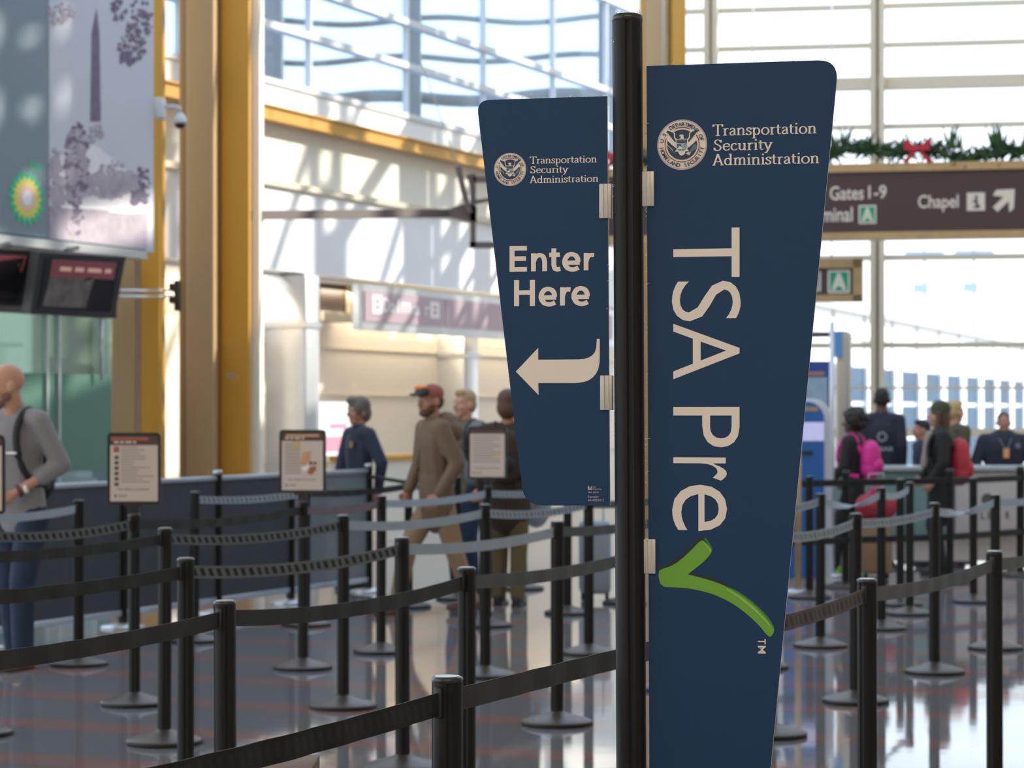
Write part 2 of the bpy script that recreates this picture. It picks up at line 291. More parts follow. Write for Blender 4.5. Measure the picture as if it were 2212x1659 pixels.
def circ(cx, cy, rx, ry, a0=0, a1=360, n=28): return [(cx + rx * math.cos(R(a0 + (a1 - a0) * i / n)), cy + ry * math.sin(R(a0 + (a1 - a0) * i / n))) for i in range(n + 1)]
_ft = lambda x, y=.03, a=.13, b=.15: [(x - a, y), (x + b, y)]
_fl = lambda x, y=.615: [(x - .13, y - .02), (x + .03, y)]
_S = [(.52, .78), (.44, .93), (.3, .98), (.14, .92), (.08, .77), (.14, .63), (.3, .53), (.46, .42), (.52, .26), (.45, .09), (.28, .02), (.12, .06), (.05, .22)]
GL = {  # book serif: strokes of each letter, advance
 'T': ([[(.37, 0), (.37, 1)], [(0, .965), (.74, .965)], [(.2, .03), (.54, .03)], [(.02, 1), (.02, .8)], [(.72, 1), (.72, .8)]], .76),
 'S': ([_S, [(.52, .96), (.52, .72)], [(.05, .06), (.05, .28)]], .64),
 'A': ([[(.05, 0), (.36, 1)], [(.36, 1), (.70, 0)], [(.14, .33), (.56, .33)], [(-.06, .03), (.17, .03)], [(.56, .03), (.82, .03)]], .82),
 'r': ([[(.16, 0), (.16, .64)], _ft(.16), _fl(.16), [(.16, .42), (.23, .57), (.34, .63), (.44, .58)]], .48),
 'a': ([[(.09, .5), (.16, .61), (.3, .64), (.4, .57), (.42, .43), (.42, .1), (.52, .04)], [(.42, .39), (.24, .35), (.1, .26), (.08, .13), (.15, .04), (.27, .03), (.42, .14)]], .57),
 'n': ([[(.16, 0), (.16, .64)], _ft(.16), _fl(.16), [(.16, .46), (.27, .6), (.4, .64), (.52, .57), (.54, .42), (.54, 0)], _ft(.54)], .73),
 's': ([[(x * .72 + .02, y * .66) for x, y in _S], [(.4, .62), (.4, .47)], [(.06, .04), (.06, .19)]], .47),
 'p': ([[(.16, -.3), (.16, .64)], _ft(.16, -.27), _fl(.16), circ(.36, .32, .22, .29)], .70),
 'o': ([circ(.33, .32, .26, .30)], .67),
 't': ([[(.17, .84), (.17, .14), (.23, .04), (.38, .07)], [(.02, .62), (.38, .62)]], .42),
 'i': ([[(.16, 0), (.16, .64)], _ft(.16), _fl(.16), [(.16, .82), (.16, .95)]], .34),
 'e': ([[(.08, .36), (.52, .37), (.5, .53), (.39, .63), (.24, .62), (.11, .51), (.08, .32), (.13, .12), (.27, .03), (.42, .06), (.53, .16)]], .58),
 'c': ([[(.47, .5), (.38, .62), (.25, .62), (.12, .51), (.08, .32), (.13, .12), (.27, .03), (.41, .06), (.51, .15)]], .54),
 'u': ([[(.15, .62), (.15, .16), (.22, .05), (.36, .05), (.52, .18)], [(.52, .64), (.52, 0)], _fl(.15), _fl(.52), [(.52, .03), (.65, .05)]], .71),
 'y': ([[(.08, .63), (.31, .02)], [(.55, .63), (.31, .02), (.2, -.22), (.06, -.26)], [(-.04, .62), (.2, .62)], [(.43, .62), (.66, .62)]], .62),
 'd': ([circ(.3, .32, .22, .29), [(.52, 0), (.52, 1)], [(.39, .96), (.52, .99)], [(.52, .03), (.66, .05)]], .71),
 'm': ([[(.16, 0), (.16, .64)], _ft(.16), _fl(.16), [(.16, .46), (.27, .6), (.38, .64), (.48, .57), (.5, .42), (.5, 0)], _ft(.5), [(.5, .46), (.61, .6), (.73, .64), (.83, .57), (.85, .42), (.85, 0)], _ft(.85)], 1.03),
}
def serif(mb, word, u0, vb, u1, cap, fn, w):
    W = sum(GL[c][1] for c in word) - .06; k = (u1 - u0) / W; x = 0
    w0 = w
    for c in word:
        for si, st in enumerate(GL[c][0]):
            w = w0 + si * .00007
            p = [Vector((a, b)) for a, b in st]; L = []; Rr = []
            for i, q in enumerate(p):
                d = (p[min(i + 1, len(p) - 1)] - p[max(i - 1, 0)]).normalized(); h = (.062 + .072 * abs(d.y) ** 1.3) / 2; nn = Vector((-d.y, d.x)) * h
                L.append(q + nn); Rr.append(q - nn)
            vs_ = [fn(u0 + (x + a.x) * k, vb + a.y * cap, w)[:] for a in L + Rr]; n = len(p)
            mb.add(vs_, [(i, i + 1, n + i + 1, n + i) for i in range(n - 1)])
        x += GL[c][1]

def wordbars(mb, u0, v0, u1, v1, fn, w, seed):       # print too small to read: a row of word-length marks
    q = random.Random(seed); u = u0
    while u < u1 - (v1 - v0) * .5:
        L = min((v1 - v0) * q.uniform(1.2, 4.0), u1 - u); mb.prism([(u, v0), (u + L, v0), (u + L, v1), (u, v1)], fn, w - .0008, w); u += L + (v1 - v0) * .6
# ------------------------------------------------------------------ frames of reference: the long left wall, the window wall across the end
AL = R(23.3); W0 = at(555, HZ, 189)
def LW(x, y, z): return Vector((W0.x + x * math.sin(AL) - y * math.cos(AL), W0.y + x * math.cos(AL) + y * math.sin(AL), z))   # x along the wall, -y into the room
def lw(px, py, y=0.0):                               # where a photo point meets the wall plane shifted by y
    a = (px - CX) / FPX; Ox, Oy = W0.x - y * math.cos(AL), W0.y + y * math.sin(AL)
    L = (a * Oy - Ox) / (math.sin(AL) - a * math.cos(AL)); d = Oy + L * math.cos(AL)
    return L, EYE - (py - HZ) * d / FPX
BE = R(10); V0 = at(1895, HZ, 150)
def FW(x, y, z): return Vector((V0.x + x * math.cos(BE) + y * math.sin(BE), V0.y - x * math.sin(BE) + y * math.cos(BE), z))   # x to the right along the window wall, -y into the room
def fw(px, py, y=0.0):
    a = (px - CX) / FPX; Ox, Oy = V0.x + y * math.sin(BE), V0.y + y * math.cos(BE)
    L = (a * Oy - Ox) / (math.cos(BE) + a * math.sin(BE)); d = Oy - L * math.sin(BE)
    return L, EYE - (py - HZ) * d / FPX
# ------------------------------------------------------------------ floor, outside ground, walls
fl = MB().box(-14, 13, -8, 42, -.2, 0).build('floor', floor_mat()); tag(fl, kind='structure')
gd = MB().box(-150, 250, 45, 420, -.45, -.25).build('ground_outside', mat('pale_concrete', (.55, .54, .52), .8, nscale=.4)); tag(gd, kind='structure')

cl = MB().box(-16, 13, -8.2, 14, 9.4, 9.7).build('ceiling', M['wallc']); tag(cl, kind='structure')
bw = MB().box(-16, 13, -8.4, -8.2, 0, 9.4).build('wall_behind', M['wallc']); tag(bw, kind='structure')
# left wall: fascia bands, ledge, parapet, recess behind the departure boards
def zof(px, py): return lw(px, py)[1]
Z_F, Z_L, Z_Y0, Z_Y1, Z_P = zof(557, 578), zof(557, 391), zof(557, 256), zof(557, 231), zof(557, 172)
XL, XR = lw(230, 800)[0], 13.5
wl = MB(LW)
wl.mat(0).box(XL, XR, 0, .3, Z_F, Z_L).mat(1).box(XL, XR, .04, .3, Z_L, Z_Y0).mat(0).box(XL, XR, -.02, .3, Z_Y1, Z_P)
wl.mat(2).box(XL, XR, .72, .9, 0, Z_F).mat(0).box(XL, XR, .28, .9, Z_F - .05, Z_F)
for zz in (.9, 1.75, 2.35): wl.mat(3).box(0, XR, .70, .72, zz, zz + .02)
wl.build('wall_left', [M['white'], M['wallc'], M['beige'], M['frame']]); o = bpy.data.objects['wall_left']; tag(o, kind='structure')
o = MB(LW).box(XL, XR, -.06, .3, Z_L - .03, Z_L + .04).build('trim_1', M['frame']); tag(o, kind='structure')
yb = MB(LW)
yb.box(XL, XR, -.14, .1, Z_Y0, Z_Y1).box(XL, XR, -.17, -.03, Z_Y1, Z_Y1 + .02).box(XL, XR, -.17, -.03, Z_Y0 - .02, Z_Y0)
o = yb.build('trim_2', M['yel']); tag(o, kind='structure')
# clerestory above the parapet
wn = MB(LW); mull = [lw(p, 100)[0] for p in (345, 390, 670, 880, 1046, 1196, 1310)]
ZT = 9.2
for z in (lw(557, 46)[1], lw(735, 0)[1], 8.0): wn.box(XL, XR, -.05, .1, z - .04, z + .04)
for x in mull: wn.box(x - .02, x + .02, -.02, .06, Z_P, ZT)
wn.box(XL, XR, -.05, .12, Z_P - .02, Z_P + .05)
fr = wn.build('window_1', M['gframe']); tag(fr, kind='structure')
MB(LW).box(XL, XR, .04, .05, Z_P, ZT).build('pane', M['tglass'], fr)
# reflections in the clerestory glass, modelled as wavy steel beyond the pane
st = empty('reflected_frame', at(760, HZ, 128) - Vector((0, 0, EYE)), label='brown steel portal frame with wavy beams beyond the upper left glass', cat='steel frame')
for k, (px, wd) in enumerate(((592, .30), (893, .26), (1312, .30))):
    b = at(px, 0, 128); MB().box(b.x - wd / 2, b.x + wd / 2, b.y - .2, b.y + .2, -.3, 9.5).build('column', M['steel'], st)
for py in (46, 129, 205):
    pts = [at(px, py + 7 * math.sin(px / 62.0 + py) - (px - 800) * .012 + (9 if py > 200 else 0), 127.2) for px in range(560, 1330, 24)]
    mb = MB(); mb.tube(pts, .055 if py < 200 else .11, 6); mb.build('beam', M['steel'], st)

# unseen wall far to the right, its height and slots shaped to band the sun
o = MB().box(12.2, 12.5, -8, 48, 0, 9.8).box(12.2, 12.5, -8, 31.4, 9.8, 10.9).box(12.2, 12.5, -8, 31.0, 11.25, 12.0).box(12.2, 12.5, -8, 31.4, 12.55, 12.75).box(12.2, 12.5, -8, 31.4, 13.0, 13.35).box(12.2, 12.5, -8, 31.4, 13.75, 14.02).box(12.2, 12.5, -8, 31.4, 14.40, 17).box(12.2, 12.5, 29.7, 31.4, 12.55, 17).box(12.2, 12.5, -8, 27.2, 9.8, 17).build('wall_sun_mask', M['wallc']); tag(o, kind='structure')
# roof trusses over the side glazing (they rake the left wall with shadow)
def truss(y0):
    t = empty('roof_truss', (9.6, y0, 8.6), label=None)
    mb = MB()
    for dx in (0, .42): mb.box(9.5, 9.72, y0 + dx, y0 + dx + .13, 7.6, 14.5)
    z = 7.7
    while z < 14.3:
        mb.box(9.56, 9.66, y0 + .1, y0 + .45, z, z + .2); z += .62
    mb.build('lattice_column', M['gframe'], t)
    for q in (0, 3.2):
        m2 = MB(); m2.tube([(9.6, y0 + .4, 7.9 + q), (9.6, y0 + 2.6, 11.9 + q)], .08, 6); m2.build('brace', M['gframe'], t)
    return t
trs = [truss(y) for y in (25.2, 27.6, 30.0, 32.4, 34.8, 37.2, 39.6)]
for i, t in enumerate(trs): tag(t, 'pale lattice roof truss outside the frame on the right, bay %s' % ('one two three four five six seven'.split()[i]), 'truss', 'roof trusses over the side glazing')

# window wall across the end
ww = MB(FW); x0, x1 = fw(1395, 800)[0], fw(2330, 800)[0]
for py, h, d in ((14, .035, .1), (98, .035, .1), (181, .09, .16), (274, .035, .1), (366, .035, .1), (462, .035, .1), (557, .04, .1), (746, .04, .1), (838, .02, .06), (934, .06, .12)):
    z = EYE - (py - HZ) / 150.0; ww.box(x0, x1, -d / 2, d / 2, z - h, z + h)
ww.box(x0, x1, -.08, .08, 9.0, 9.2).box(x0, x1, -.1, .1, 0, .12)
fr2 = ww.build('window_2', M['frame']); tag(fr2, kind='structure')
for px in (1537, 1895, 2262):
    x = fw(px, 800)[0]; m = MB(FW)
    m.box(x - .10, x - .015, -.16, .06, 0, 9.2).box(x + .03, x + .105, -.26, .06, 0, 9.2).box(x - .05, x + .06, -.02, .03, 0, 9.2)
    m.build('mullion', M['frame'], fr2)
MB(FW).box(x0, x1, -.006, .006, .1, 9.1).build('pane', M['glass'], fr2)

# yellow columns, with haze put into the tan of their left faces
def column(cx0, cx1, s, parts, label, py_top=-60):
    root = None
    b = at((cx0 + cx1) / 2, HZ, s); root = empty('steel_column', (b.x, b.y, 0), label=label, cat='column', group='yellow steel columns')
    for nm, a, c, y0, y1, m in parts:
        xa, xc = (a - CX) / s, (c - CX) / s
        y = FPX / s
        mb = MB(lambda x, yy, z: Vector((b.x + (x - b.x) * math.cos(R(0)) - (yy - b.y) * math.sin(R(0)), b.y + (x - b.x) * math.sin(R(0)) + (yy - b.y) * math.cos(R(0)), z)))
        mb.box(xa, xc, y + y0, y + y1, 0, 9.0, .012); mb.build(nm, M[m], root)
    return root
col1 = column(390, 535, 212, [('web', 388, 405, -.04, .5, 'brown'), ('flange_cover', 405, 464, -.10, .30, 'tan'), ('flange', 470, 531, .30, .7, 'yel'), ('web', 455, 480, .45, .7, 'yel'), ('sunlit_side', 528, 550, .5, .9, 'wallc')],  # brown strip paints in the shaded side, pale end strip the sunlit side
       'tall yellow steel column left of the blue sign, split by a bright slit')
column(243, 345, 222, [('flange_cover', 243, 294, -.06, .3, 'tan'), ('flange', 301, 345, .0, .4, 'yel'), ('web', 290, 305, .05, .3, 'white')],  # white web paints in the sunlit edge between the flanges
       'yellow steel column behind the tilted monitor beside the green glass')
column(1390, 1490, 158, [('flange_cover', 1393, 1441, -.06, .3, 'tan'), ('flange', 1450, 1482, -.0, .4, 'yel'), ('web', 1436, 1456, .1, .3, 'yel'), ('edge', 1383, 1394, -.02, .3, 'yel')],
       'yellow steel column rising behind the tall black sign post')
# marks stuck on the column: a small dark notice
nb = at(504, 812, 214); o = MB().box(nb.x - .06, nb.x + .05, nb.y - .05, nb.y - .035, nb.z - .03, nb.z + .03).build('sticker', M['brown'], col1)

# departure board on the left wall
dl0, dz1 = lw(776, 613, -.12); _, dz0 = lw(776, 712, -.12); dl1 = lw(1330, 640, -.12)[0]
db = MB(LW).box(dl0, dl1, -.12, -.03, dz0, dz1).build('departure_board', M['silver']); tag(db, 'long silver framed mauve board on the wall left of the blue sign', 'sign board')
segs = [lw(786, 0, -.12)[0], lw(962, 0, -.12)[0], lw(1150, 0, -.12)[0], dl1 - .1]
for a, c in zip(segs, segs[1:]): MB(LW).box(a, c - .07, -.135, -.11, dz0 + .11, dz1 - .08).build('panel', M['mauve'], db)
pl = MB()
def LB(u, v, w): return LW(u, -.136 - w, v)
def lq(px, py): return lw(px, py, -.136)
pl.mat(0)
for (a, b, c, d) in ((804, 636, 825, 679), (929, 651, 949, 689)):
    l0, z1 = lq(a, b); l1, z0 = lq(c, d); z0b = lq(a, d - 2)[1]
    pl.prism([(l0, z0b), (l1, z0b), (l1, z1), (l0, z1)], lambda u, v, w: LB(u, v, w), 0, .004)
    m_ = (l0 + l1) / 2; h = z1 - z0b
    pl.mat(1).poly([LB(m_ - .07, z0b + h * .6, .006), LB(m_ + .07, z0b + h * .6, .006), LB(m_, z0b + h * .8, .006)])
    pl.poly([LB(m_ - .07, z0b + h * .42, .006), LB(m_, z0b + h * .22, .006), LB(m_ + .07, z0b + h * .42, .006)]); pl.mat(0)
for wd, a, b, c, d in (('Do', 827, 643, 853, 674), ('l', 858, 647, 862, 676), ('m', 867, 652, 887, 676), ('a', 892, 660, 907, 680), ('r', 918, 661, 926, 682)):
    l0, z1 = lq(a, b); l1, z0 = lq(c, d); z0 = lq(a, d)[1]; text(pl, wd, l0, z0, l1, z1, LB, .003, .02)
pl.build('lettering', [M['swhite'], M['sred']], db)

# openings under the fascia: pilaster, dark board, lit box
l0, z1 = lw(556, 590, .5); l1, z0 = lw(634, 697, .5); MB(LW).box(l0 - .2, l1, .5, .85, z0, z1).build('light_box', M['lightbox']); o = bpy.data.objects['light_box']; tag(o, 'white lit box in the recess beside the tall yellow column', 'light box')
a = lw(660, 700, -.05)[0]; b_ = lw(691, 700, -.05)[0]
o = MB(LW).box(a, b_, -.05, .5, 0, Z_F - .02, .02).box(a - .03, b_ + .03, -.07, .52, 2.55, 2.62).build('pilaster', M['silver']); tag(o, 'silver clad pilaster in the recess left of the departure board', 'pilaster')
a2 = lw(1004, 740, .3)[0]; b2 = lw(1034, 740, .3)[0]
o = MB(LW).box(a2, b2, .3, .9, 0, 2.60, .02).box(a2 - .03, b2 + .03, .28, .9, 2.3, 2.36).build('pilaster', M['silver']); tag(o, 'silver clad pilaster under the departure board behind the waiting people', 'pilaster')
l0, z1 = lw(692, 602, .45); l1, z0 = lw(757, 697, .45)
bd = MB(LW).box(l0, l1 + .05, .45, .6, z0, z1).build('wall_display', M['dbrown']); tag(bd, 'dark brown display board hung in the recess beside the silver pilaster', 'display')
fm = MB(LW); fm.box(l1 - .12, l1 + .05, .38, .45, z0, z1).box(l0, l1, .38, .45, z1 - .05, z1).box(l0, l1, .40, .45, z0, z0 + .12); fm.build('frame', M['frame'], bd)
l0, z1 = lw(686, 868, .2); l1, z0 = lw(757, 983, .2)
ad = MB(LW).box(l0, l1, .2, .4, z0, z1).build('advert_screen', M['adwhite']); tag(ad, 'bright pink and white advert screen behind the woman in navy', 'screen')
MB(LW).box(l0 + .15, l1 - .03, .19, .2, z0 + .05, z0 + (z1 - z0) * .36).box(l0 + .3, l1 - .12, .19, .2, z0 + (z1 - z0) * .5, z0 + (z1 - z0) * .6).build('picture', M['adpink'], ad)
l0, _ = lw(820, 985, -.5); l1, _ = lw(905, 985, -.5); zc = EYE - (985 - HZ) / 178
bn = empty('service_counter', LW((l0 + l1) / 2, -.4, 0), label='low counter with a yellow top behind the man in brown', cat='counter')
MB(LW).box(l0 - .3, l1 + 2.2, -.6, 0, 0, zc - .06).build('cabinet', M['wallc'], bn); MB(LW).box(l0 - .32, l1 + 2.22, -.63, .02, zc - .06, zc).build('top', M['yel'], bn)

# hanging frame with its arm on the tall column
fa = at(1010, 460, 186)
hf = empty('hanging_frame', (fa.x, fa.y, fa.z), label='dark brown square frame on a long arm left of the Enter Here panel', cat='bracket')
def fp(px, py, d=0): v = at(px, py, 186); v.y += d; return v
def barp(name, pts, r, sy=1): m = MB(); m.tube(pts, r, 4, sy); m.build(name, M['steel2'], hf)
M['steel2'] = mat('brown_bronze', (.13, .10, .09), .55)
barp('arm', [at(528, 465, 208), fp(960, 461), fp(1000, 458)], .068)
m = MB(); m.prism([((p - CX) / 186, EYE - (q - HZ) / 186) for p, q in ((975, 450), (1005, 440), (1030, 448), (1030, 480), (1010, 478), (975, 470))], lambda u, v, w: Vector((u, FPX / 186 + w, v)), -.06, .06); m.build('gusset', M['steel2'], hf)
barp('strut', [fp(990, 362, -.1), fp(1001, 410, -.1), fp(1015, 462, -.1)], .048)
barp('strut', [fp(1012, 376, .1), fp(1020, 400, .1), fp(1024, 440, .1)], .04)
m = MB()
for (a, b, c, d) in ((1016, 376, 1028, 534), (1022, 382, 1150, 394), (1014, 523, 1150, 536), (1142, 382, 1152, 536)):
    p, q = fp(a, b), fp(c, d); m.box(p.x, q.x, p.y - .06, p.y + .06, q.z, p.z)
m.build('frame', M['steel2'], hf); barp('cross_bar', [fp(1028, 436, .03), fp(1090, 425, .03)], .03)
m = MB(); m.tube([fp(905, 120), fp(990, 362, -.1)], .008, 4); m.build('stay_cable', M['steel'], hf)

# security camera between the banner and the column
sb = at(352, 240, 226); scam = empty('security_camera', sb, label='grey dome security camera on a wall box beside the obelisk banner', cat='camera')
q = lambda px, py: at(px, py, 226)
p0, p1 = q(337, 258), q(356, 214); MB().box(p0.x, p1.x, sb.y - .15, sb.y + .1, p0.z, p1.z, .01).build('wall_box', M['gframe'], scam)
m = MB(); m.tube([q(352, 231), q(372, 230), q(388, 232), q(390, 250)], .018, 8); m.build('arm', M['gframe'], scam)
c = q(389, 256); MB().lathe([(.03, .05), (.05, .02), (.066, -.02), (.066, -.05)][::-1], 16, c).build('housing', M['gframe'], scam)
MB().lathe([(.01, -.10), (.04, -.09), (.055, -.06), (.058, -.045)], 16, c).build('dome_lens', M['screen'], scam)

# banners above the check-in hall
def banner(px0, px1, pyb0, name, label, cat):
    y = -1.6
    l0, z0 = lw(px0, pyb0, y); l1 = lw(px1, 500, y)[0]
    return l0, l1, z0, y
BY = .0
def bl(px, py): return lw(px, py, BYY)
BYY = lw(0, 0)[0] * 0
# plane of the banners: shifted so that it stands at 245 px per metre at column 105
_p = at(105, HZ, 245); BYY = -((_p.x - W0.x) * math.cos(AL) - (_p.y - W0.y) * math.sin(AL))
zb = bl(105, 514)[1]
g0, g1 = bl(-120, 500)[0], bl(104, 500)[0]; n0, n1 = bl(106, 500)[0], bl(334, 500)[0]; BT = 7.0
gb = MB(LW).box(g0, g1, BYY, BYY + .22, zb, BT).build('grey_banner', M['grey']); tag(gb, 'plain grey hanging banner with a green sunburst logo', 'banner', 'hanging banners')
def BN(u, v, w): return LW(u, BYY - w, v)
def bp_(px, py): return bl(px, py)
lg = MB(); cx_, cz_ = bl(57, 428)
for k, (ro, ri, mi) in enumerate(((.245, .20, 0), (.19, .15, 1), (.13, .10, 2), (.075, .055, 3))):
    lg.mi = mi; pts = []
    for i in range(36):
        r = ro if i % 2 == 0 else ri; a = 2 * math.pi * i / 36; pts.append((cx_ + r * 1.15 * math.cos(a), cz_ + r * math.sin(a)))
    lg.prism(pts, BN, .001, .004 + .002 * k)
lg.mi = 0; a0, b1 = bl(64, 343); a1, b0 = bl(88, 377); text(lg, 'bp', a0, b0, a1, b1, BN, .004, .01)
lg.build('logo', [M['lgreen'], M['lyel'], M['lorange'], M['lwhite']], gb)
nb_ = MB(LW).box(n0, n1 - .14, BYY, BYY + .22, zb, BT).box(n1 - .14, n1, BYY + .01, BYY + .22, zb - .02, BT).build('obelisk_banner', M['bsky']); tag(nb_, 'pale mauve photo banner of an obelisk above trees and water', 'banner', 'hanging banners')
pr = MB(); P = lambda *pts: [bl(x, y) for x, y in pts]
pr.mat(2).prism(P((106, 512), (106, 360), (140, 330), (180, 300), (215, 320), (250, 350), (280, 375), (318, 390), (318, 535)), BN, .001, .003)
pr.mat(1).prism(P((106, 512), (106, 445), (318, 462), (318, 535)), BN, .002, .004)
pr.mat(3)
for (xa, ya, xb, yb_) in ((120, 443, 160, 447), (170, 444, 230, 450), (235, 452, 290, 458)): pr.prism(P((xa, ya), (xb, ya + 3), (xb, yb_ + 4), (xa, yb_ + 1)), BN, .003, .006)
pr.mat(0).prism(P((195, 262), (198, 70), (208, 20), (214, 70), (217, 262)), BN, .002, .005)
def foliage(cx, cy, rx, ry, n, mi, seed, s0=2, s1=6):
    q = random.Random(seed); pr.mi = mi
    for _ in range(n):
        a, r = q.uniform(0, 6.28), math.sqrt(q.random()); x, y = cx + rx * r * math.cos(a), cy + ry * r * math.sin(a); s_ = q.uniform(s0, s1)
        pts = [bl(x + s_ * math.cos(t + q.uniform(-.3, .3)) * q.uniform(.6, 1.2), y + s_ * math.sin(t) * q.uniform(.6, 1.3)) for t in (0, 1.05, 2.1, 3.15, 4.2, 5.25)]
        pr.prism(pts, BN, .002, .004 + q.random() * .004)
foliage(165, 360, 20, 80, 60, 1, 21, 8, 15); foliage(165, 400, 16, 60, 30, 0, 22, 6, 12); foliage(245, 400, 60, 26, 60, 1, 23, 7, 14); foliage(120, 400, 12, 60, 30, 1, 24, 7, 13); foliage(300, 420, 16, 26, 24, 0, 25, 5, 10); foliage(160, 490, 18, 26, 24, 1, 26, 6, 12); foliage(165, 350, 26, 85, 150, 0, 1); foliage(240, 385, 34, 40, 60, 1, 2); foliage(300, 390, 26, 30, 50, 0, 3); foliage(118, 380, 14, 60, 50, 1, 4); foliage(206, 290, 16, 22, 30, 1, 5)
foliage(285, 95, 30, 45, 60, 0, 6); foliage(300, 40, 34, 40, 50, 0, 7); foliage(130, 30, 30, 22, 40, 1, 8); foliage(165, 470, 14, 36, 50, 0, 9); foliage(255, 20, 14, 26, 20, 0, 10); foliage(275, 125, 16, 18, 24, 0, 11)
pr.build('print', [M['bdark'], M['bmid'], M['blite'], M['swhite']], nb_)
# bottom rail and soffit under the banners
o = MB(LW).box(g0, n1 - .2, BYY - .04, BYY + .30, zb - .10, zb - .02).build('banner_rail', M['silver']); tag(o, 'slim silver rail along the foot of the two banners', 'rail')
# check-in kiosk room behind green glass, under the banners
GY = BYY + .35
gl0, gl1 = lw(-120, 800, GY)[0], lw(241, 800, GY)[0]; ztop = lw(241, 688, GY)[1]; zmid = lw(240, 810, GY)[1]
gw = empty('glass_partition', LW((gl0 + gl1) / 2, GY, 0), label='green glass partition frosted below, behind the bald man', cat='glass wall')
MB(LW).box(gl0, gl1, GY, GY + .02, zmid, ztop).build('clear_pane', M['gglass'], gw)
MB(LW).box(gl0, gl1, GY, GY + .02, 0.1, zmid).build('frosted_pane', M['fglass'], gw)
m = MB(LW); m.box(gl0, gl1, GY - .06, GY + .08, ztop, ztop + .22); m.build('head_rail', M['dbrown'], gw)
for px in (98, 124, -30): x = lw(px, 800, GY)[0]; MB(LW).box(x - .012, x + .012, GY - .03, GY + .04, .1, ztop).build('mullion', M['silver'], gw)
x = lw(208, 800, GY)[0]; m = MB(LW); m.tube([(x, GY - .06, zmid - .05), (x, GY - .06, ztop - .02)], .018, 8); m.build('pull_handle', M['silver'], gw)
rb = MB(LW).mat(0).box(gl0, gl1 + .1, GY + 1.6, GY + 1.8, 0, 3.4).build('wall_back', M['beige']); tag(rb, kind='structure')
o = MB(LW).box(gl0, gl1, GY - .03, GY + .5, ztop + .22, zb - .1).build('wall_bulkhead', M['tan']); tag(o, kind='structure')
for px, wd, c, lb in ((30, .5, 'pblue', 'blue cabinet behind the green glass next to the wall'), (150, .7, 'counter', 'pale cabinet behind the green glass on the right')):
    x = lw(px, 800, GY + 1.2)[0]; cb = empty('cabinet', LW(x, GY + 1.2, 0), label=lb, cat='cabinet'); MB(LW).box(x - wd / 2, x + wd / 2, GY + 1.0, GY + 1.5, 0, 1.9).build('body', M[c], cb); MB(LW).box(x - wd / 2 + .03, x + wd / 2 - .03, GY + .97, GY + 1.0, .1, 1.8).build('door', M[c], cb)

# monitors
def monitor(corners, s0, s1, label, screen):
    pts = [at(*corners[i], s0 if i in (0, 3) else s1) for i in range(4)]      # tl tr br bl
    pts[2] += Vector((0, .10, 0)) ; pts[3] += Vector((0, .10, 0))
    o_ = pts[3]; c_ = sum(pts, Vector()) / 4
    r = empty('monitor', c_, label=label, cat='monitor', group='ceiling hung monitors')
    U, V = (pts[1] - pts[0]), (pts[0] - pts[3]); nrm = U.cross(V).normalized()
    def fn(u, v, w_): return pts[3] + (pts[2] - pts[3]) * u * (1 - v) + (pts[1] - pts[0]) * u * v + V * v + nrm * w_
    if nrm.y > 0: nrm = -nrm
    MB().prism([(0, 0), (1, 0), (1, 1), (0, 1)], fn, 0, -.09).build('housing', M['plastic'], r)
    MB().prism([(.07, .09), (.93, .09), (.93, .92), (.07, .92)], fn, .001, .004).build('screen', M['screen'], r)
    m = MB(); m.mat(0).prism([(.15, .62), (.9, .62), (.9, .9), (.15, .9)], fn, .004, .006).mat(1).prism([(.12, .14), (.62, .14), (.66, .62), (.15, .62)], fn, .004, .006)
    m.mat(2); wordbars(m, .25, .72, .85, .79, fn, .0075, 4); m.build('picture', [M['scrred'], M['scrpic'], M['scrtext']], r)
    return r, fn
mon, fn = monitor([(85, 545), (272, 555), (243, 685), (60, 677)], 264, 250, 'tilted black monitor under the obelisk banner', None)
m = MB(); a = at(133, 548, 257); m.tube([a, a + Vector((0, .35, .06)), a + Vector((0, .75, .10))], .02, 8); m.build('ceiling_rod', M['plastic'], mon)
mon2, fn = monitor([(-150, 530), (82, 542), (42, 660), (-170, 655)], 270, 258, 'tilted black monitor cut off by the left edge of the photo', None)
a = at(-20, 540, 264); m = MB(); m.tube([a, a + Vector((0, .35, .06)), a + Vector((0, .75, .10))], .02, 8); m.build('ceiling_rod', M['plastic'], mon2)
br = empty('wall_bracket', at(375, 640, 216), label='black bracket with two thin rods clamped on the tall yellow column', cat='bracket')
a, b = at(368, 672, 216), at(390, 606, 216); MB().box(a.x + .045, b.x, a.y - .08, a.y + .08, a.z, b.z, .01).build('plate', M['plastic'], br)
for y0, y1 in ((612, 630), (640, 656)): a, b = at(366, y1, 216), at(382, y0, 216); MB().box(a.x, b.x, a.y - .06, a.y + .06, a.z, b.z, .005).build('clamp', M['plastic'], br)
for py in (628, 641): m = MB(); m.tube([at(258, py, 248), at(370, py - 1, 216)], .014, 8); m.build('rod', M['silver'], br)

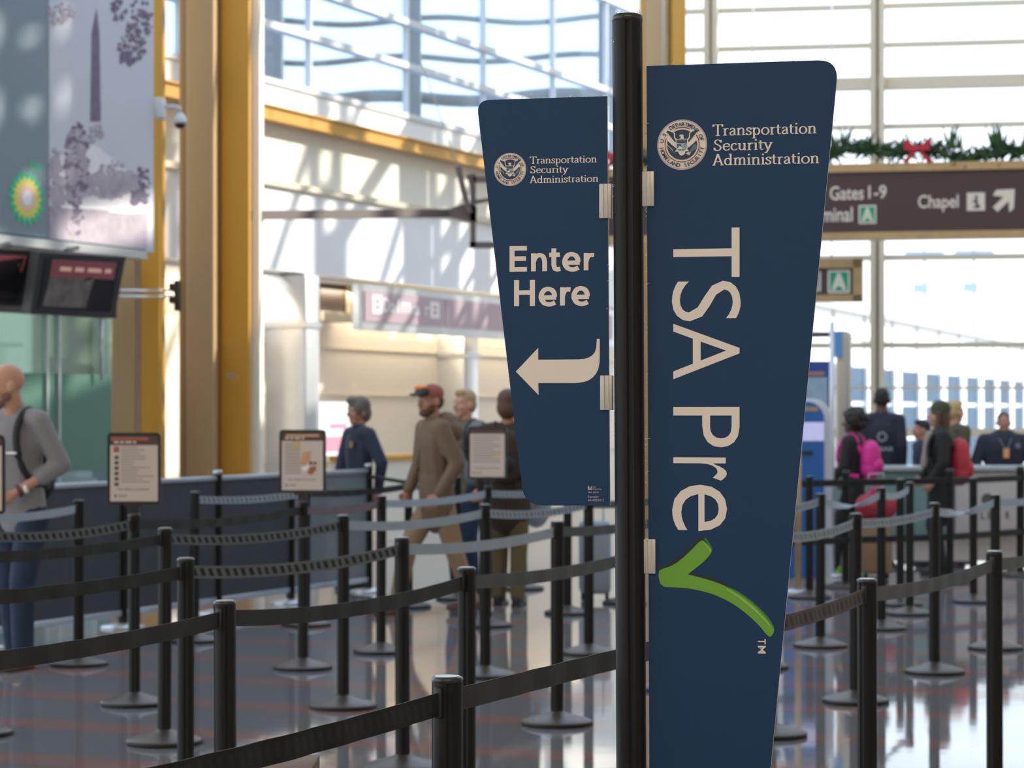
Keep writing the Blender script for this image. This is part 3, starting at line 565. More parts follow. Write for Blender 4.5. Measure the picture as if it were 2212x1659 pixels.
# hanging gate sign with garland
GB = R(12); GO = at(1800, 440, 198)
def GS(u, v, w): return Vector((GO.x + u * math.cos(GB) - w * math.sin(GB), GO.y - u * math.sin(GB) - w * math.cos(GB), v))
def gs(px, py):
    a = (px - CX) / FPX; u = (a * GO.y - GO.x) / (math.cos(GB) + a * math.sin(GB)); d = GO.y - u * math.sin(GB); return u, EYE - (py - HZ) * d / FPX
gu0, gu1 = gs(1318, 440)[0], gs(2420, 440)[0]; gz0, gz1 = gs(1800, 520)[1], gs(1800, 357)[1]
gsn = empty('gate_sign', GS((gu0 + gu1) / 2, gz0, 0), label='long brown hanging sign to Gates 1-9, Terminal A and Chapel under a garland', cat='sign')
rect = lambda a, b, c, d: [(a, b), (c, b), (c, d), (a, d)]
MB().prism(rect(gu0, gz0 + .06, gu1, gz1 - .07), GS, -.09, .09).build('board', M['sbrown'], gsn)
MB().prism(rect(gu0 - .03, gz1 - .09, gu1 + .03, gz1), GS, -.12, .12).build('top_rail', M['gold'], gsn); MB().prism(rect(gu0 - .03, gz0, gu1 + .03, gz0 + .08), GS, -.12, .12).build('bottom_rail', M['gold'], gsn)
MB().prism(rect(gu0 - .06, gz0, gu0, gz1), GS, -.12, .12).build('end_cap', M['gold'], gsn); MB().prism(rect(gu1, gz0, gu1 + .06, gz1), GS, -.12, .12).build('end_cap', M['gold'], gsn)
def fit(mb, word, x0, y0, x1, y1, q, FN, w_, off=.0):           # photo box: left, top, right, bottom
    u0, vt = q(x0, y0); u1, _ = q(x1, y1); vb = q(x0, y1)[1]; text(mb, word, u0, vb, u1, vt, FN, w_, off)
lt = MB(); fit(lt, 'Gates', 1794, 404, 1867, 434, gs, GS, .093, .015); fit(lt, '1-9', 1877, 402, 1916, 431, gs, GS, .093, .015); lt.build('lettering', M['gcream'], gsn); lt = MB(); fit(lt, 'Terminal', 1729, 450, 1843, 482, gs, GS, .093, .015); lt.build('lettering', M['gcream'], gsn)
lt = MB(); fit(lt, 'Chapel', 1984, 423, 2071, 460, gs, GS, .093, .015); lt.build('lettering', M['gcream'], gsn)
def aicon(x0, y0, x1, y1, q, FN, w_, parent, nm='terminal_icon'):
    m = MB(); u0, vt = q(x0, y0); u1, _ = q(x1, y1); vb = q(x0, y1)[1]; k = (u1 - u0); h = vt - vb
    m.mat(0).prism(rect(u0, vb, u1, vt), FN, w_, w_ + .006).mat(1).prism(rect(u0 + k * .09, vb + h * .09, u1 - k * .09, vt - h * .09), FN, w_ + .006, w_ + .009)
    U = lambda a, b: (u0 + k * a, vb + h * b)
    m.mat(0).prism([U(.16, .13), U(.44, .86), U(.56, .86), U(.84, .13), U(.66, .13), U(.59, .30), U(.41, .30), U(.34, .13)], FN, w_ + .009, w_ + .011)
    m.mat(1).prism([U(.46, .44), U(.54, .44), U(.50, .55)], FN, w_ + .011, w_ + .013)
    return m.build(nm, [M['gcream'], M['green']], parent)
aicon(1856, 445, 1894, 485, gs, GS, .09, gsn)
m = MB(); u0, vt = gs(2089, 418); u1, _ = gs(2128, 457); vb = gs(2089, 457)[1]; k, h = u1 - u0, vt - vb; U = lambda a, b: (u0 + k * a, vb + h * b)
m.mat(0).prism(rect(u0, vb, u1, vt), GS, .09, .096).mat(1)
m.prism([U(.52 + .09 * math.cos(t * .63), .76 + .09 * math.sin(t * .63)) for t in range(10)], GS, .096, .099)
m.prism([U(.42, .64), U(.6, .64), U(.6, .36), U(.72, .30), U(.72, .14), U(.36, .14), U(.36, .22), U(.5, .26), U(.46, .40)], GS, .096, .099)
m.prism([U(.30, .52), U(.44, .60), U(.46, .52), U(.32, .45)], GS, .096, .099)
m.build('chapel_icon', [M['gcream'], M['sbrown']], gsn)
A = lambda x, y: gs(x, y)
MB().prism([A(2152, 412), A(2192, 410), A(2190, 452), A(2180, 460), A(2179, 436), A(2155, 459), A(2145, 449), A(2168, 427), A(2145, 424)], GS, .09, .096).build('arrow', M['gcream'], gsn)
# garland lying on the sign
ga = MB(); q = random.Random(5); u = gu0 + .05; zt = gz1
us = []
while u < gu1:
    us.append((u, zt + .10 + .05 * math.sin(u * 3.1) + .03 * math.sin(u * 7.7))); u += .05
for (u, z) in us:
    for _ in range(13):
        a, b = q.uniform(-1, 1), q.uniform(-.5, 1.0); L = q.uniform(.10, .24); p = Vector(GS(u, z, q.uniform(-.05, .05)))
        d = Vector((a, q.uniform(-.6, .6), b)).normalized(); ga.mi = q.randint(0, 1); r_ = q.uniform(.010, .02)
        ga.tube([p, p + d * L * .5 + Vector((0, 0, .01)), p + d * L], [r_, r_ * .9, r_ * .2], 4)
for ub in (gu0 + 1.2, gs(2060, 300)[0], gs(1812, 300)[0], gs(2150, 300)[0]):
    for _ in range(18):
        p = Vector(GS(ub + q.uniform(-.08, .08), zt + .15, 0)); d = Vector((q.uniform(-.4, .4), q.uniform(-.3, .3), 1)).normalized(); ga.mi = q.randint(0, 1)
        ga.tube([p, p + d * q.uniform(.15, .3)], [.018, .004], 4)
go = ga.build('garland', [M['needle'], M['needle2']], fix=False); tag(go, 'green fir garland lying along the top of the brown gate sign', 'garland')
def bow(px, py, label, cat='bow'):
    u, v = gs(px, py); b = MB()
    fnb = lambda x, y, w_: GS(u + x, v + y, .13 + w_)
    for sx_ in (-1, 1):
        b.prism([(0, .02), (sx_ * .09, .09), (sx_ * .15, .10 + .05 * (sx_ > 0)), (sx_ * .14, .0), (sx_ * .05, -.02)], fnb, -.03, .03)
        b.prism([(0, 0), (sx_ * .05, -.02), (sx_ * .16, -.12), (sx_ * .11, -.15)], fnb, -.015, .015)
    b.ell(fnb(0, .0, .02)[:], (.035, .035, .035)); o = b.build('ribbon_bow', M['bow']); return tag(o, label, cat)
bow(1983, 326, 'red ribbon bow tied to the garland above the word Chapel')
bow(1335, 345, 'red ribbon bow on the garland, mostly behind the tall black post')
# smaller hanging Terminal A sign, further back
SO = at(1800, 605, 168)
def SS(u, v, w): return Vector((SO.x + u * math.cos(GB) - w * math.sin(GB), SO.y - u * math.sin(GB) - w * math.cos(GB), v))
def ss(px, py):
    a = (px - CX) / FPX; u = (a * SO.y - SO.x) / (math.cos(GB) + a * math.sin(GB)); d = SO.y - u * math.sin(GB); return u, EYE - (py - HZ) * d / FPX
ts = empty('terminal_sign', SS(-.3, ss(1800, 650)[1], 0), label='small gold framed brown sign with a green letter A, right of the blue panel', cat='sign')
u0, u1 = ss(1560, 600)[0], ss(1864, 600)[0]; z1, z0 = ss(1864, 559)[1], ss(1864, 652)[1]
m = MB(); m.prism(rect(u0, z0, u1, z1), SS, -.1, .05); 
for rr in (rect(u0, z0, u1, z0 + .09), rect(u0, z1 - .12, u1, z1), rect(u1 - .12, z0, u1, z1), rect(u0, z0, u0 + .12, z1)): m.prism(rr, SS, .05, .1)
m.build('frame', M['gold'], ts); MB().prism(rect(u0 + .12, z0 + .09, u1 - .12, z1 - .12), SS, .05, .06).build('board', M['sbrown'], ts)
aicon(1789, 584, 1837, 634, ss, SS, .06, ts)
lt = MB(); fit(lt, 'Terminal', 1640, 588, 1774, 632, ss, SS, .064, .015); lt.build('lettering', M['gcream'], ts)
for uu in (u0 + .4, u1 - .4): m = MB(); m.tube([SS(uu, z1, 0), SS(uu, 9, 0)], .01, 6); m.build('hanger', M['silver'], ts)
for uu in (gu0 + .6, gu1 - .6): m = MB(); m.tube([GS(uu, gz1, 0), GS(uu, 9.1, 0)], .012, 6); m.build('hanger', M['silver'], gsn)

# terminal building outside the window wall, running away to the right
EA = R(19); E0 = at(1900, HZ, 78)
def EX(x, y, z): return Vector((E0.x + x * math.sin(EA) - y * math.cos(EA), E0.y + x * math.cos(EA) + y * math.sin(EA), z))
def ex(px, py, y=0.0):
    a = (px - CX) / FPX; L = (a * E0.y - E0.x) / (math.sin(EA) - a * math.cos(EA)); d = E0.y + L * math.cos(EA); return L, EYE - (py - HZ) * d / FPX
zr = ex(1900, 690)[1]; zw1 = ex(1900, 793)[1]; zw0 = -.25
eb = empty('terminal_building', EX(20, 3, -.25), label='white terminal building with blue window bands outside the glass at right', cat='building')
MB(EX).box(-12, 130, 0, 14, -.25, zr).build('wall', M['ext'], eb)
for z0_, z1_ in ((zw1 - .95, zw1 - .06), (zw1 - 1.95, zw1 - 1.08), (zw1 - 2.9, zw1 - 2.08)):
    MB(EX).box(-11.5, 129, -.03, .0, z0_, z1_).build('window_band', M['extblue'], eb)
m = MB(EX); PS = ex(2070, 800)[0] - ex(2027, 800)[0]; k = ex(1925, 800)[0] - PS * 4
while k < 128: m.box(k, k + PS * .26, -.12, 0, -.2, zw1); k += PS
m.build('pier', M['ext'], eb)
m = MB(EX); k = ex(1925, 800)[0] - PS * 4
while k < 128: m.box(k, k + .16, -.04, 0, zw1 + .1, zr); k += PS
m.box(-12, 130, -.05, 0, zw1 + (zr - zw1) * .5, zw1 + (zr - zw1) * .5 + .08).box(-12, 130, -.25, .2, zr, zr + .12); m.build('facade_joint', M['extdark'], eb)
def lamp(px, s, ptop, label):
    b = at(px, HZ, s); r = empty('light_pole', (b.x, b.y, -.25), label=label, cat='light pole', group='light poles outside')
    z = EYE - (ptop - HZ) / s; m = MB(); m.tube([(b.x, b.y, -.25), (b.x, b.y, z)], [.11, .07], 8); m.build('pole', M['pole'], r)
    m = MB()
    for sx_ in (-1, 1): m.box(b.x + sx_ * .1, b.x + sx_ * .9, b.y - .15, b.y + .15, z - .3, z - .15)
    m.box(b.x - .9, b.x + .9, b.y - .05, b.y + .05, z - .14, z - .06); m.build('lamp_head', M['pole'], r)
    m = MB(); m.box(b.x - .5, b.x + .15, b.y - .2, b.y + .2, z - 2.0, z - 1.6); m.build('camera_box', M['pole'], r)
lamp(1997, 46, 540, 'thin light pole outside below the letter C of Chapel'); lamp(2104, 46, 538, 'thin light pole outside below the chapel icon')
# ------------------------------------------------------------------ stanchions
def post_section(mb, p0, p1, r, seg=40, rot=0.0):    # round extrusion with four belt slots down its length
    vs_ = []; p0, p1 = Vector(p0), Vector(p1)
    for p in (p0, p1):
        for k in range(seg):
            a = 2 * math.pi * k / seg; rr = r * (.86 if k % 10 in (0,) else (.90 if k % 10 in (1,) else 1.0))
            vs_.append((p.x + rr * math.cos(a + rot), p.y + rr * math.sin(a + rot), p.z))
    mb.add(vs_, [(k, (k + 1) % seg, seg + (k + 1) % seg, seg + k) for k in range(seg)] + [list(range(seg))[::-1], [seg + k for k in range(seg)]], False)
PH = 1.02
def make_stanchion():
    r = empty('stanchion_post', (0, 0, 0), cat='stanchion')
    MB().lathe([(.178, .004), (.178, .02), (.172, .024), (.14, .035), (.09, .048), (.055, .058), (.04, .064), (.034, .07)], 40).build('base', M['dome'], r, local=True)
    MB().lathe([(.176, 0), (.180, .003), (.180, .019), (.176, .021)], 40).build('rubber_rim', M['rubber'], r, local=True)
    m = MB(); post_section(m, (0, 0, .066), (0, 0, PH - .012), .0325); m.build('post', M['black'], r, local=True)
    m = MB(); m.mat(0).lathe([(.031, PH - .014), (.0332, PH - .01), (.0332, PH - .004), (.030, PH - .001)], 32, cap=True).mat(1).lathe([(.026, PH - .001), (.0255, PH + .0005)], 32)  # silver top disc paints in the bright glint on the cap
    m.build('cap', [M['capm'], M['capt']], r, local=True)
    return r
proto = make_stanchion(); used = []
def copy_tree(o, parent=None):
    c = o.copy(); COL.objects.link(c)
    if parent is not None: c.parent = parent
    for ch in [x for x in o.children]: copy_tree(ch, c)
    return c
POS = {}
SIGN = {}
def stanchion(key, px, s, label, group='queue stanchions'):
    p = at(px, HZ, s); POS[key] = Vector((p.x, p.y, 0))
    o = proto if not used else copy_tree(proto); used.append(o)
    o.location = (p.x, p.y, 0); o.rotation_euler = (0, R(rnd.uniform(-.25, .25)), rnd.uniform(0, 1.5)); o['label'] = label; o['group'] = group
    return o
S = stanchion
S('a0', -50, 1445, 'black stanchion just left of the frame, end of the nearest belt')
S('a1', 965, 1029, 'nearest black stanchion, cut by the bottom edge left of the tall sign post')
S('a2', 1520, 800, 'black stanchion hidden behind the tall blue panel in the front belt line')
S('a3', 1874, 653, 'black stanchion nearest the blue panel on its right, with a barred brown belt')
S('a4', 2149, 546, 'tall looking black stanchion at the far right, cut by the bottom edge')
S('a5', 2350, 469, 'black stanchion just right of the frame in the front belt line')
S('b0', -304, 933, 'black stanchion outside the left edge in the second belt line')
S('b1', 488, 737, 'black stanchion at lower left with wide belts both sides, second belt line')
S('b2', 1008, 609, 'black stanchion right behind the nearest one, second belt line')
S('b3', 1372, 518, 'black stanchion hidden behind the tall sign post')
S('b4', 1663, 447, 'black stanchion whose dish base peeks out at the foot of the blue panel')
S('b5', 1848, 401, 'black stanchion directly behind the one with the barred brown belt')
S('b6', 2019, 361, 'black stanchion right of centre on the right side, its round base in clear view')
S('b7', 2150, 328, 'black stanchion behind the tall looking one at far right, left of the CLEAR counter end')
S('b8', 2290, 300, 'black stanchion beyond the right edge, end of the pale belt')
S('c0', -248, 684, 'black stanchion outside the left edge in the third belt line')
S('c1', 401, 573, 'black stanchion just left of the wide belted one, third belt line')
S('c2', 870, 493, 'black stanchion with a bar patterned belt on its left, left of the nearest one')
S('c3', 1203, 431, 'black stanchion below the Enter Here panel, large dish base showing')
S('c4', 1452, 384, 'black stanchion hidden behind the upper letters of the blue panel')
S('c5', 1640, 354, 'black stanchion behind the blue panel with only a sliver of base showing')
S('c6', 1772, 325, 'black stanchion just right of the blue panel with a whole dish base')
S('c7', 1904, 301, 'black stanchion where the twisted pale belt meets the bright one')
S('c8', 1965, 281, 'black stanchion at the right end of the bright twisted belt')
S('d0', -130, 526, 'black stanchion outside the left edge in the fourth belt line')
S('d1', 355, 457, 'black stanchion left of the third line post, in front of the notice stand')
S('d2', 741, 408, 'black stanchion right of the notice with the orange picture')
S('d3', 1048, 366, 'black stanchion in front of the white text notice near the brown jacket')
S('d4', 1272, 335, 'slim black stanchion just left of the tall sign post')
S('d5', 1470, 305, 'black stanchion hidden behind the green tick of the blue panel')
S('e3', 823, 333, 'black stanchion between the plum belt and a grey belt')
S('e5', 1226, 280, 'distant black stanchion behind the one below the Enter Here panel')
S('f1', 170, 350, 'black stanchion beside the bald man, dish base on the floor in front')
S('f2', 420, 318, 'black stanchion before the slate fabric barrier, short barred belt on its right')
S('f3', 661, 296, 'black stanchion right behind the orange picture notice')
S('f4', 883, 271, 'black stanchion in front of the legs of the man in brown')
S('f5', 988, 260, 'black stanchion beside the blue jeans behind the man in brown')
S('f0', -80, 385, 'black stanchion outside the left edge beside the bald man')
S('g1', 1131, 246, 'far black stanchion behind the person in dark brown')
S('g2', 1349, 266, 'far black stanchion hidden behind the tall sign post')
S('r1', 1749, 258, 'far black stanchion left of the girl with the pink pack')
S('r2', 1945, 268, 'far black stanchion behind the bright twisted belt')
S('r3', 2103, 264, 'far black stanchion in front of the CLEAR counter, hiding one letter')

def notice(key, px, s, label, title, style, yaw=0):
    p = at(px, HZ, s); r = S(key, px, s, label, 'stanchions with framed notices'); r.rotation_euler = (0, 0, R(yaw)); r['category'] = 'sign stand'; r.name = 'notice_stand'
    m = MB(); m.box(-.028, .028, -.012, .012, PH - .02, 1.09).box(-.05, .05, -.02, .02, 1.06, 1.075); m.build('stem', M['plastic'], r, local=True)
    f = MB(); W, z0, z1 = .142, 1.07, 1.455
    rr = .022; pts = []
    for cx_, cz_, a0 in ((W - rr, z1 - rr, 0), (-W + rr, z1 - rr, 90), (-W + rr, z0 + rr, 180), (W - rr, z0 + rr, 270)):
        pts += [(cx_ + rr * math.cos(R(a0 + i * 18)), cz_ + rr * math.sin(R(a0 + i * 18))) for i in range(6)]
    fr_ = f.prism(pts, lambda u, v, w_: Vector((u, w_, v)), -.014, .012).build('frame', M['plastic'], r, local=True)
    n = MB(); FN = lambda u, v, w_: Vector((u, -.0145 - w_, v)); w2 = W - .016; zb, zt = z0 + .018, z1 - .018; h = zt - zb
    B = lambda mi, a, b, c, d, w_=.002: n.mat(mi).prism(rect(-w2 + 2 * w2 * a, zb + h * b, -w2 + 2 * w2 * c, zb + h * d), FN, w_ - .001, w_)
    B(0, 0, 0, 1, 1, .001)
    if style != 'c': B(1, 0, .86, 1, 1)
    else: B(1, 0, .90, 1, 1)
    if style == 'a':
        B(2, .02, .93, .8, .985, .0025)
        n.mat(0); wordbars(n, -w2 + .02, zb + h * .888, -w2 + .15, zb + h * .922, FN, .003, 7)
        B(2, .07, .75, .19, .84)
        for i in range(6): B(4, .09, .70 - .082 * i - .055, .18, .70 - .082 * i)
        q = random.Random(3)
        for i in range(13): y = .83 - .044 * i; B(3, .23, y - .014, .23 + q.uniform(.25, .68), y + .006)
    elif style == 'b':
        B(6, .1, .93, .9, .975, .0025); n.mat(0); wordbars(n, -w2 + .02, zb + h * .888, -w2 + .15, zb + h * .922, FN, .003, 7)
        for i in range(10): y = .80 - .055 * i; B(3, .07, y - .018, .45, y + .012)
        n.mat(7).prism([(-w2 + 2 * w2 * a, zb + h * b) for a, b in ((.25, .86), (.43, .86), (.38, .69), (.30, .69))], FN, .002, .003)
        n.mat(6).prism([(-w2 + 2 * w2 * a, zb + h * b) for a, b in ((.50, .66), (.70, .68), (.68, .50), (.58, .42), (.46, .44))], FN, .002, .003)
        n.mat(8).prism([(-w2 + 2 * w2 * a, zb + h * b) for a, b in ((.47, .38), (.64, .46), (.67, .40), (.56, .32))], FN, .002, .003)
        n.mat(2).prism([(-w2 + 2 * w2 * a, zb + h * b) for a, b in ((.68, .40), (.82, .42), (.84, .36), (.72, .26), (.62, .30))], FN, .002, .003)
        for a in (.71, .81): n.mat(4).prism([(-w2 + 2 * w2 * (a + .04 * math.cos(t)), zb + h * (.47 + .03 * math.sin(t))) for t in [i * .7 for i in range(9)]], FN, .002, .0035)
    else:
        for i in range(11): y = .84 - .052 * i; B(3, .08, y - .014, .86 - (.2 if i % 3 == 2 else 0), y + .008)
        n.mat(7).prism([(-w2 + 2 * w2 * a, zb + h * b) for a, b in ((.62, .40), (.9, .47), (.9, .52), (.62, .44))], FN, .002, .003)
    n.mat(5); text(n, 'Your safety is our priority', -w2 + .035, zb + h * .165, w2 - .045, zb + h * .205, FN, .003, .01)
    B(5, .09, .06, .13, .11); B(3, .17, .07, .34, .10)
    n.build('printed_notice', [M['paper'], M['pdark'], M['pred'], M['pgrey'], M['pblk'], M['pnavy'], M['pora'], M['pyel'], M['swhite']], fr_, local=True)
    return r
notice('e0', -52, 445, 'notice stand cut off by the left edge, only its frame edge showing', None, 'c', 4)
notice('e1', 290, 404, 'notice stand with a reddish header and a column of dark icons', None, 'a', 4)
notice('e2', 654, 355, 'notice stand with an orange and red picture, left of the navy woman', None, 'b', -4)
notice('e4', 1053, 297, 'notice stand of plain text lines in front of the dark brown jacket', None, 'c', -3)

# silver display pole and black double-rail fence in front of the counter
p = at(1724, HZ, 250); r = empty('display_pole', (p.x, p.y, 0), label='slim beige metal pole with a flat base close to the blue panel edge', cat='pole')
m = MB(); m.tube([(p.x, p.y, .02), (p.x, p.y, 1.5)], .028, 10); m.build('pole', M['gold'], r); MB().lathe([(.17, 0), (.17, .012), (.05, .03)], 24, (p.x, p.y, 0)).build('base', M['silver'], r)
fence = {}
def fpost(key, px, s, label):
    p = at(px, HZ, s); fence[key] = p; r = empty('fence_post', (p.x, p.y, 0), label=label, cat='fence post', group='posts of the black double rail')
    m = MB(); post_section(m, (p.x, p.y, .03), (p.x, p.y, 1.0), .034); m.build('post', M['black'], r)
    MB().lathe([(.19, 0), (.19, .02), (.12, .035), (.04, .05)], 28, (p.x, p.y, 0)).build('base', M['dome'], r)
    m = MB(); m.lathe([(.036, 1.0), (.036, 1.03), (.03, 1.04)], 20, (p.x, p.y, 0)); m.build('cap', M['capm'], r)
fpost('q0', 1630, 252, 'black rail post hidden behind the blue panel edge')
fpost('q1', 1827, 244, 'black rail post beside the girl in the black coat')
fpost('q2', 2052, 238, 'black rail post below the red backpack')
fpost('q3', 2204, 228, 'black rail post at the right edge of the picture')
fpost('q4', 2330, 222, 'black rail post beyond the right edge')
fk = list(fence.values())
for (a, b), nm in zip(zip(fk, fk[1:]), ('behind the blue panel edge', 'behind the girl with the pink pack', 'before the woman in the knitted hat', 'past the right edge')):
    for z, t in ((.93, 'upper'), (.42, 'lower')):
        m = MB(); m.tube([(a.x, a.y, z), (b.x, b.y, z)], .04, 4, 1.0); o = m.build('fence_rail', M['black']); tag(o, '%s black fence rail, span %s' % (t, nm), 'rail', 'black fence rails')

# ------------------------------------------------------------------ belts
def belt(a, b, style, label, sag=.02, twist=0, tw=(0, 1), z=.965, group='retractable belts'):
    A, B_ = POS[a] if isinstance(a, str) else a, POS[b] if isinstance(b, str) else b
    d = (B_ - A); L = d.length; d = d / L; nrm = Vector((-d.y, d.x, 0)); n = 40; vs_ = []; h = .0245; th = .0012
    for i in range(n + 1):
        t = i / n; p = A + d * (.034 + (L - .068) * t); zc = z - sag * 4 * t * (1 - t)
        q = min(1, max(0, (t - tw[0]) / (tw[1] - tw[0]))); an = twist * (3 * q * q - 2 * q ** 3) * math.pi
        up = Vector((0, 0, math.cos(an))) + nrm * math.sin(an); sd = nrm * math.cos(an) - Vector((0, 0, math.sin(an)))
        rip = .0025 * math.sin(t * L * 31 + len(label)) * math.sin(math.pi * t)
        c = Vector((p.x, p.y, zc)) + sd * rip
        for sy, su in ((-1, -1), (1, -1), (1, 1), (-1, 1)): vs_.append(c + up * h * su + sd * th * sy)
    fs = []
    for i in range(n):
        for k in range(4): fs.append((i * 4 + k, i * 4 + (k + 1) % 4, i * 4 + 4 + (k + 1) % 4, i * 4 + 4 + k))
    fs += [(0, 1, 2, 3), (n * 4 + 3, n * 4 + 2, n * 4 + 1, n * 4)]
    r = empty('barrier_belt', (A + B_) / 2 + Vector((0, 0, z)), label=label, cat='belt', group=group)
    mb = MB(); mb.add([v[:] for v in vs_], fs); o = mb.build('webbing', M[style], r)
    uv = o.data.uv_layers.new(name='UVMap'); off = WL[o.name]
    for lp in o.data.loops:
        co = o.data.vertices[lp.vertex_index].co + off; q = lp.vertex_index
        uv.data[lp.index].uv = ((co - A).dot(d), 1.0 if (q % 4) in (2, 3) else 0.0)
    for e_, sg in ((A, 1), (B_, -1)):
        m = MB(lambda x, y, z_: e_ + d * x * sg + nrm * y + Vector((0, 0, z_))); m.box(.028, .046, -.008, .008, z - .03, z + .035, .003); m.build('belt_clip', M['plastic'], r)
    return r
B = belt
B('a0', 'a1', 'b_black', 'nearest black belt sloping down to the bottom left corner', .01)
B('a1', 'a2', 'b_dark', 'grey belt from the nearest stanchion passing behind the tall sign post', .0)
B('a2', 'a3', 'b_brown', 'brown belt with black bars at the right edge of the blue panel')
B('a3', 'a4', 'b_grey', 'grey belt rising between the two largest stanchions on the right')
B('a4', 'a5', 'b_grey', 'grey belt running off the right edge')
B('b0', 'b1', 'b_dark', 'wide charcoal belt crossing the lower left corner below the shoe')
B('b1', 'b2', 'b_dark', 'long charcoal belt between the second line stanchions', .03)
B('b2', 'b3', 'b_grey', 'grey belt ending behind the tall sign post, above the nearest grey belt')
B('b3', 'b4', 'b_grey', 'grey belt hidden behind the blue panel, second belt line')
B('b4', 'b5', 'b_phatch', 'pale belt right of the panel below the twisted one', .03)
B('b5', 'b6', 'b_phatch', 'pale barred belt between two stanchions in the right half', .02)
B('b6', 'b7', 'b_pale', 'twisted pale belt in front of the CLEAR counter', .03, 1, (.1, .75))
B('b7', 'b8', 'b_pale', 'pale belt leaving the right edge in front of the CLEAR counter')
B('c0', 'c1', 'b_dark', 'charcoal belt across the knees of the bald man')
B('c1', 'c2', 'b_hatch', 'long belt with bold black bars above the charcoal one', .03)
B('c2', 'c3', 'b_pale', 'blue grey belt leading to the stanchion below the Enter Here panel', .025)
B('c3', 'c4', 'b_grey', 'short grey belt at the foot of the Enter Here panel')
B('c4', 'c5', 'b_grey', 'grey belt hidden behind the blue panel, third belt line')
B('c5', 'c6', 'b_phatch', 'pale barred belt touching the right edge of the blue panel', .02)
B('c6', 'c7', 'b_pale', 'pale sagging belt with a twist right of the blue panel', .05, 1, (.1, .9))
B('c7', 'c8', 'b_pale', 'short bright belt rising left of the knitted hat woman', .03)
B('d0', 'd1', 'b_dark', 'charcoal belt across the thighs of the bald man')
B('d1', 'd2', 'b_hatch', 'barred belt passing below the two framed notices', .03)
B('d2', 'd3', 'b_pale', 'blue grey belt crossing the trousers of the man in brown', .03)
B('d3', 'd4', 'b_phatch', 'pale barred belt just under the Enter Here panel', .03)
B('d4', 'd5', 'b_grey', 'grey belt hidden behind the sign post, fourth belt line')
B('e0', 'e1', 'b_hatch', 'barred belt ending at the notice with dark icons', .03)
B('e1', 'e2', 'b_dark', 'dim charcoal belt between the first two notices', .03)
B('e2', 'e3', 'b_plum', 'plum coloured belt right of the orange picture notice')
B('e3', 'e4', 'b_pale', 'blue grey belt from the plum one to the plain text notice', .02)
B('e4', 'e5', 'b_phatch', 'pale barred belt across the dark brown jacket', .02)
B('f0', 'f1', 'b_pale', 'blue grey belt at the hip of the bald man')
B('f2', 'f3', 'b_phatch', 'short pale barred belt before the slate barrier', .02)
B('f3', 'f4', 'b_dark', 'dark belt from behind the notice to the man in brown', .02)
B('f4', 'f5', 'b_phatch', 'blue grey barred belt across the lap of the man in brown', .02)

# ------------------------------------------------------------------ fabric barrier along the hall
ks = lambda px: .0923 * (3500 - px)
kp = [('k0', -40), ('k1', 265), ('k2', 470), ('k3', 628), ('k4', 796)]
KP = [at(px, HZ, ks(px)) for _, px in kp]
for p, lb in zip(KP, ('beyond the left edge', 'behind the dark icon notice', 'in the middle of the slate panels', 'behind the orange picture notice', 'beside the woman in navy')):
    r = empty('panel_post', (p.x, p.y, 0), label='dark post of the low barrier, ' + lb, cat='barrier post', group='posts of the panel barrier')
    m = MB(); post_section(m, (p.x, p.y, .02), (p.x, p.y, 1.08), .036); m.build('post', M['black'], r)
    MB().lathe([(.16, 0), (.16, .015), (.05, .035)], 24, (p.x, p.y, 0)).build('base', M['silver'], r)
    m = MB(); m.lathe([(.037, 1.08), (.037, 1.1), (.03, 1.11)], 20, (p.x, p.y, 0)); m.build('cap', M['capt'], r)
for i, lb in enumerate(('slate fabric barrier panel behind the legs of the bald man', 'slate fabric barrier panel in the middle of the left side', 'slate fabric barrier panel left of the orange picture notice', 'scuffed clear barrier panel in front of the woman in navy')):
    a, b = KP[i], KP[i + 1]; d = (b - a).normalized(); L = (b - a).length; nrm = Vector((-d.y, d.x, 0))
    T = lambda x, y, z, a=a, d=d, nrm=nrm: Vector((a.x, a.y, 0)) + d * x + nrm * y + Vector((0, 0, z))
    r = empty('fabric_barrier', T(L / 2, 0, .1), label=lb, cat='barrier panel', group='panels of the low barrier')
    MB(T).box(.04, L - .04, -.006, .006, .13, 1.03).build('panel', M['acryl'] if i == 3 else M['fab'], r)
    MB(T).box(.036, L - .036, -.02, .02, 1.03, 1.065, .006).build('top_rail', M['rail'], r); MB(T).box(.036, L - .036, -.02, .02, .085, .13, .006).build('bottom_rail', M['rail'], r)
# black rail between the barrier end and the queue
a, b = KP[4], Vector((POS['f4'].x, POS['f4'].y, 0)); m = MB(); m.tube([(a.x, a.y, 1.0), (b.x, b.y, .995)], .02, 4); o = m.build('cross_rail', M['black']); tag(o, 'thin black rail from the barrier end to the man in brown', 'rail')
# low silver rail along the green glass
a, b = lw(128, 1040, GY - .3), lw(214, 1040, GY - .3)
o = MB(LW).box(lw(-60, 1040, GY - .3)[0], b[0], GY - .34, GY - .28, 0.0, 0.95).box(lw(-60, 1040, GY - .3)[0] - .02, b[0] + .04, GY - .38, GY - .2, .95, 1.02).build('glass_counter', M['bglass']); tag(o, 'low silver topped glass counter in front of the green glass', 'counter')

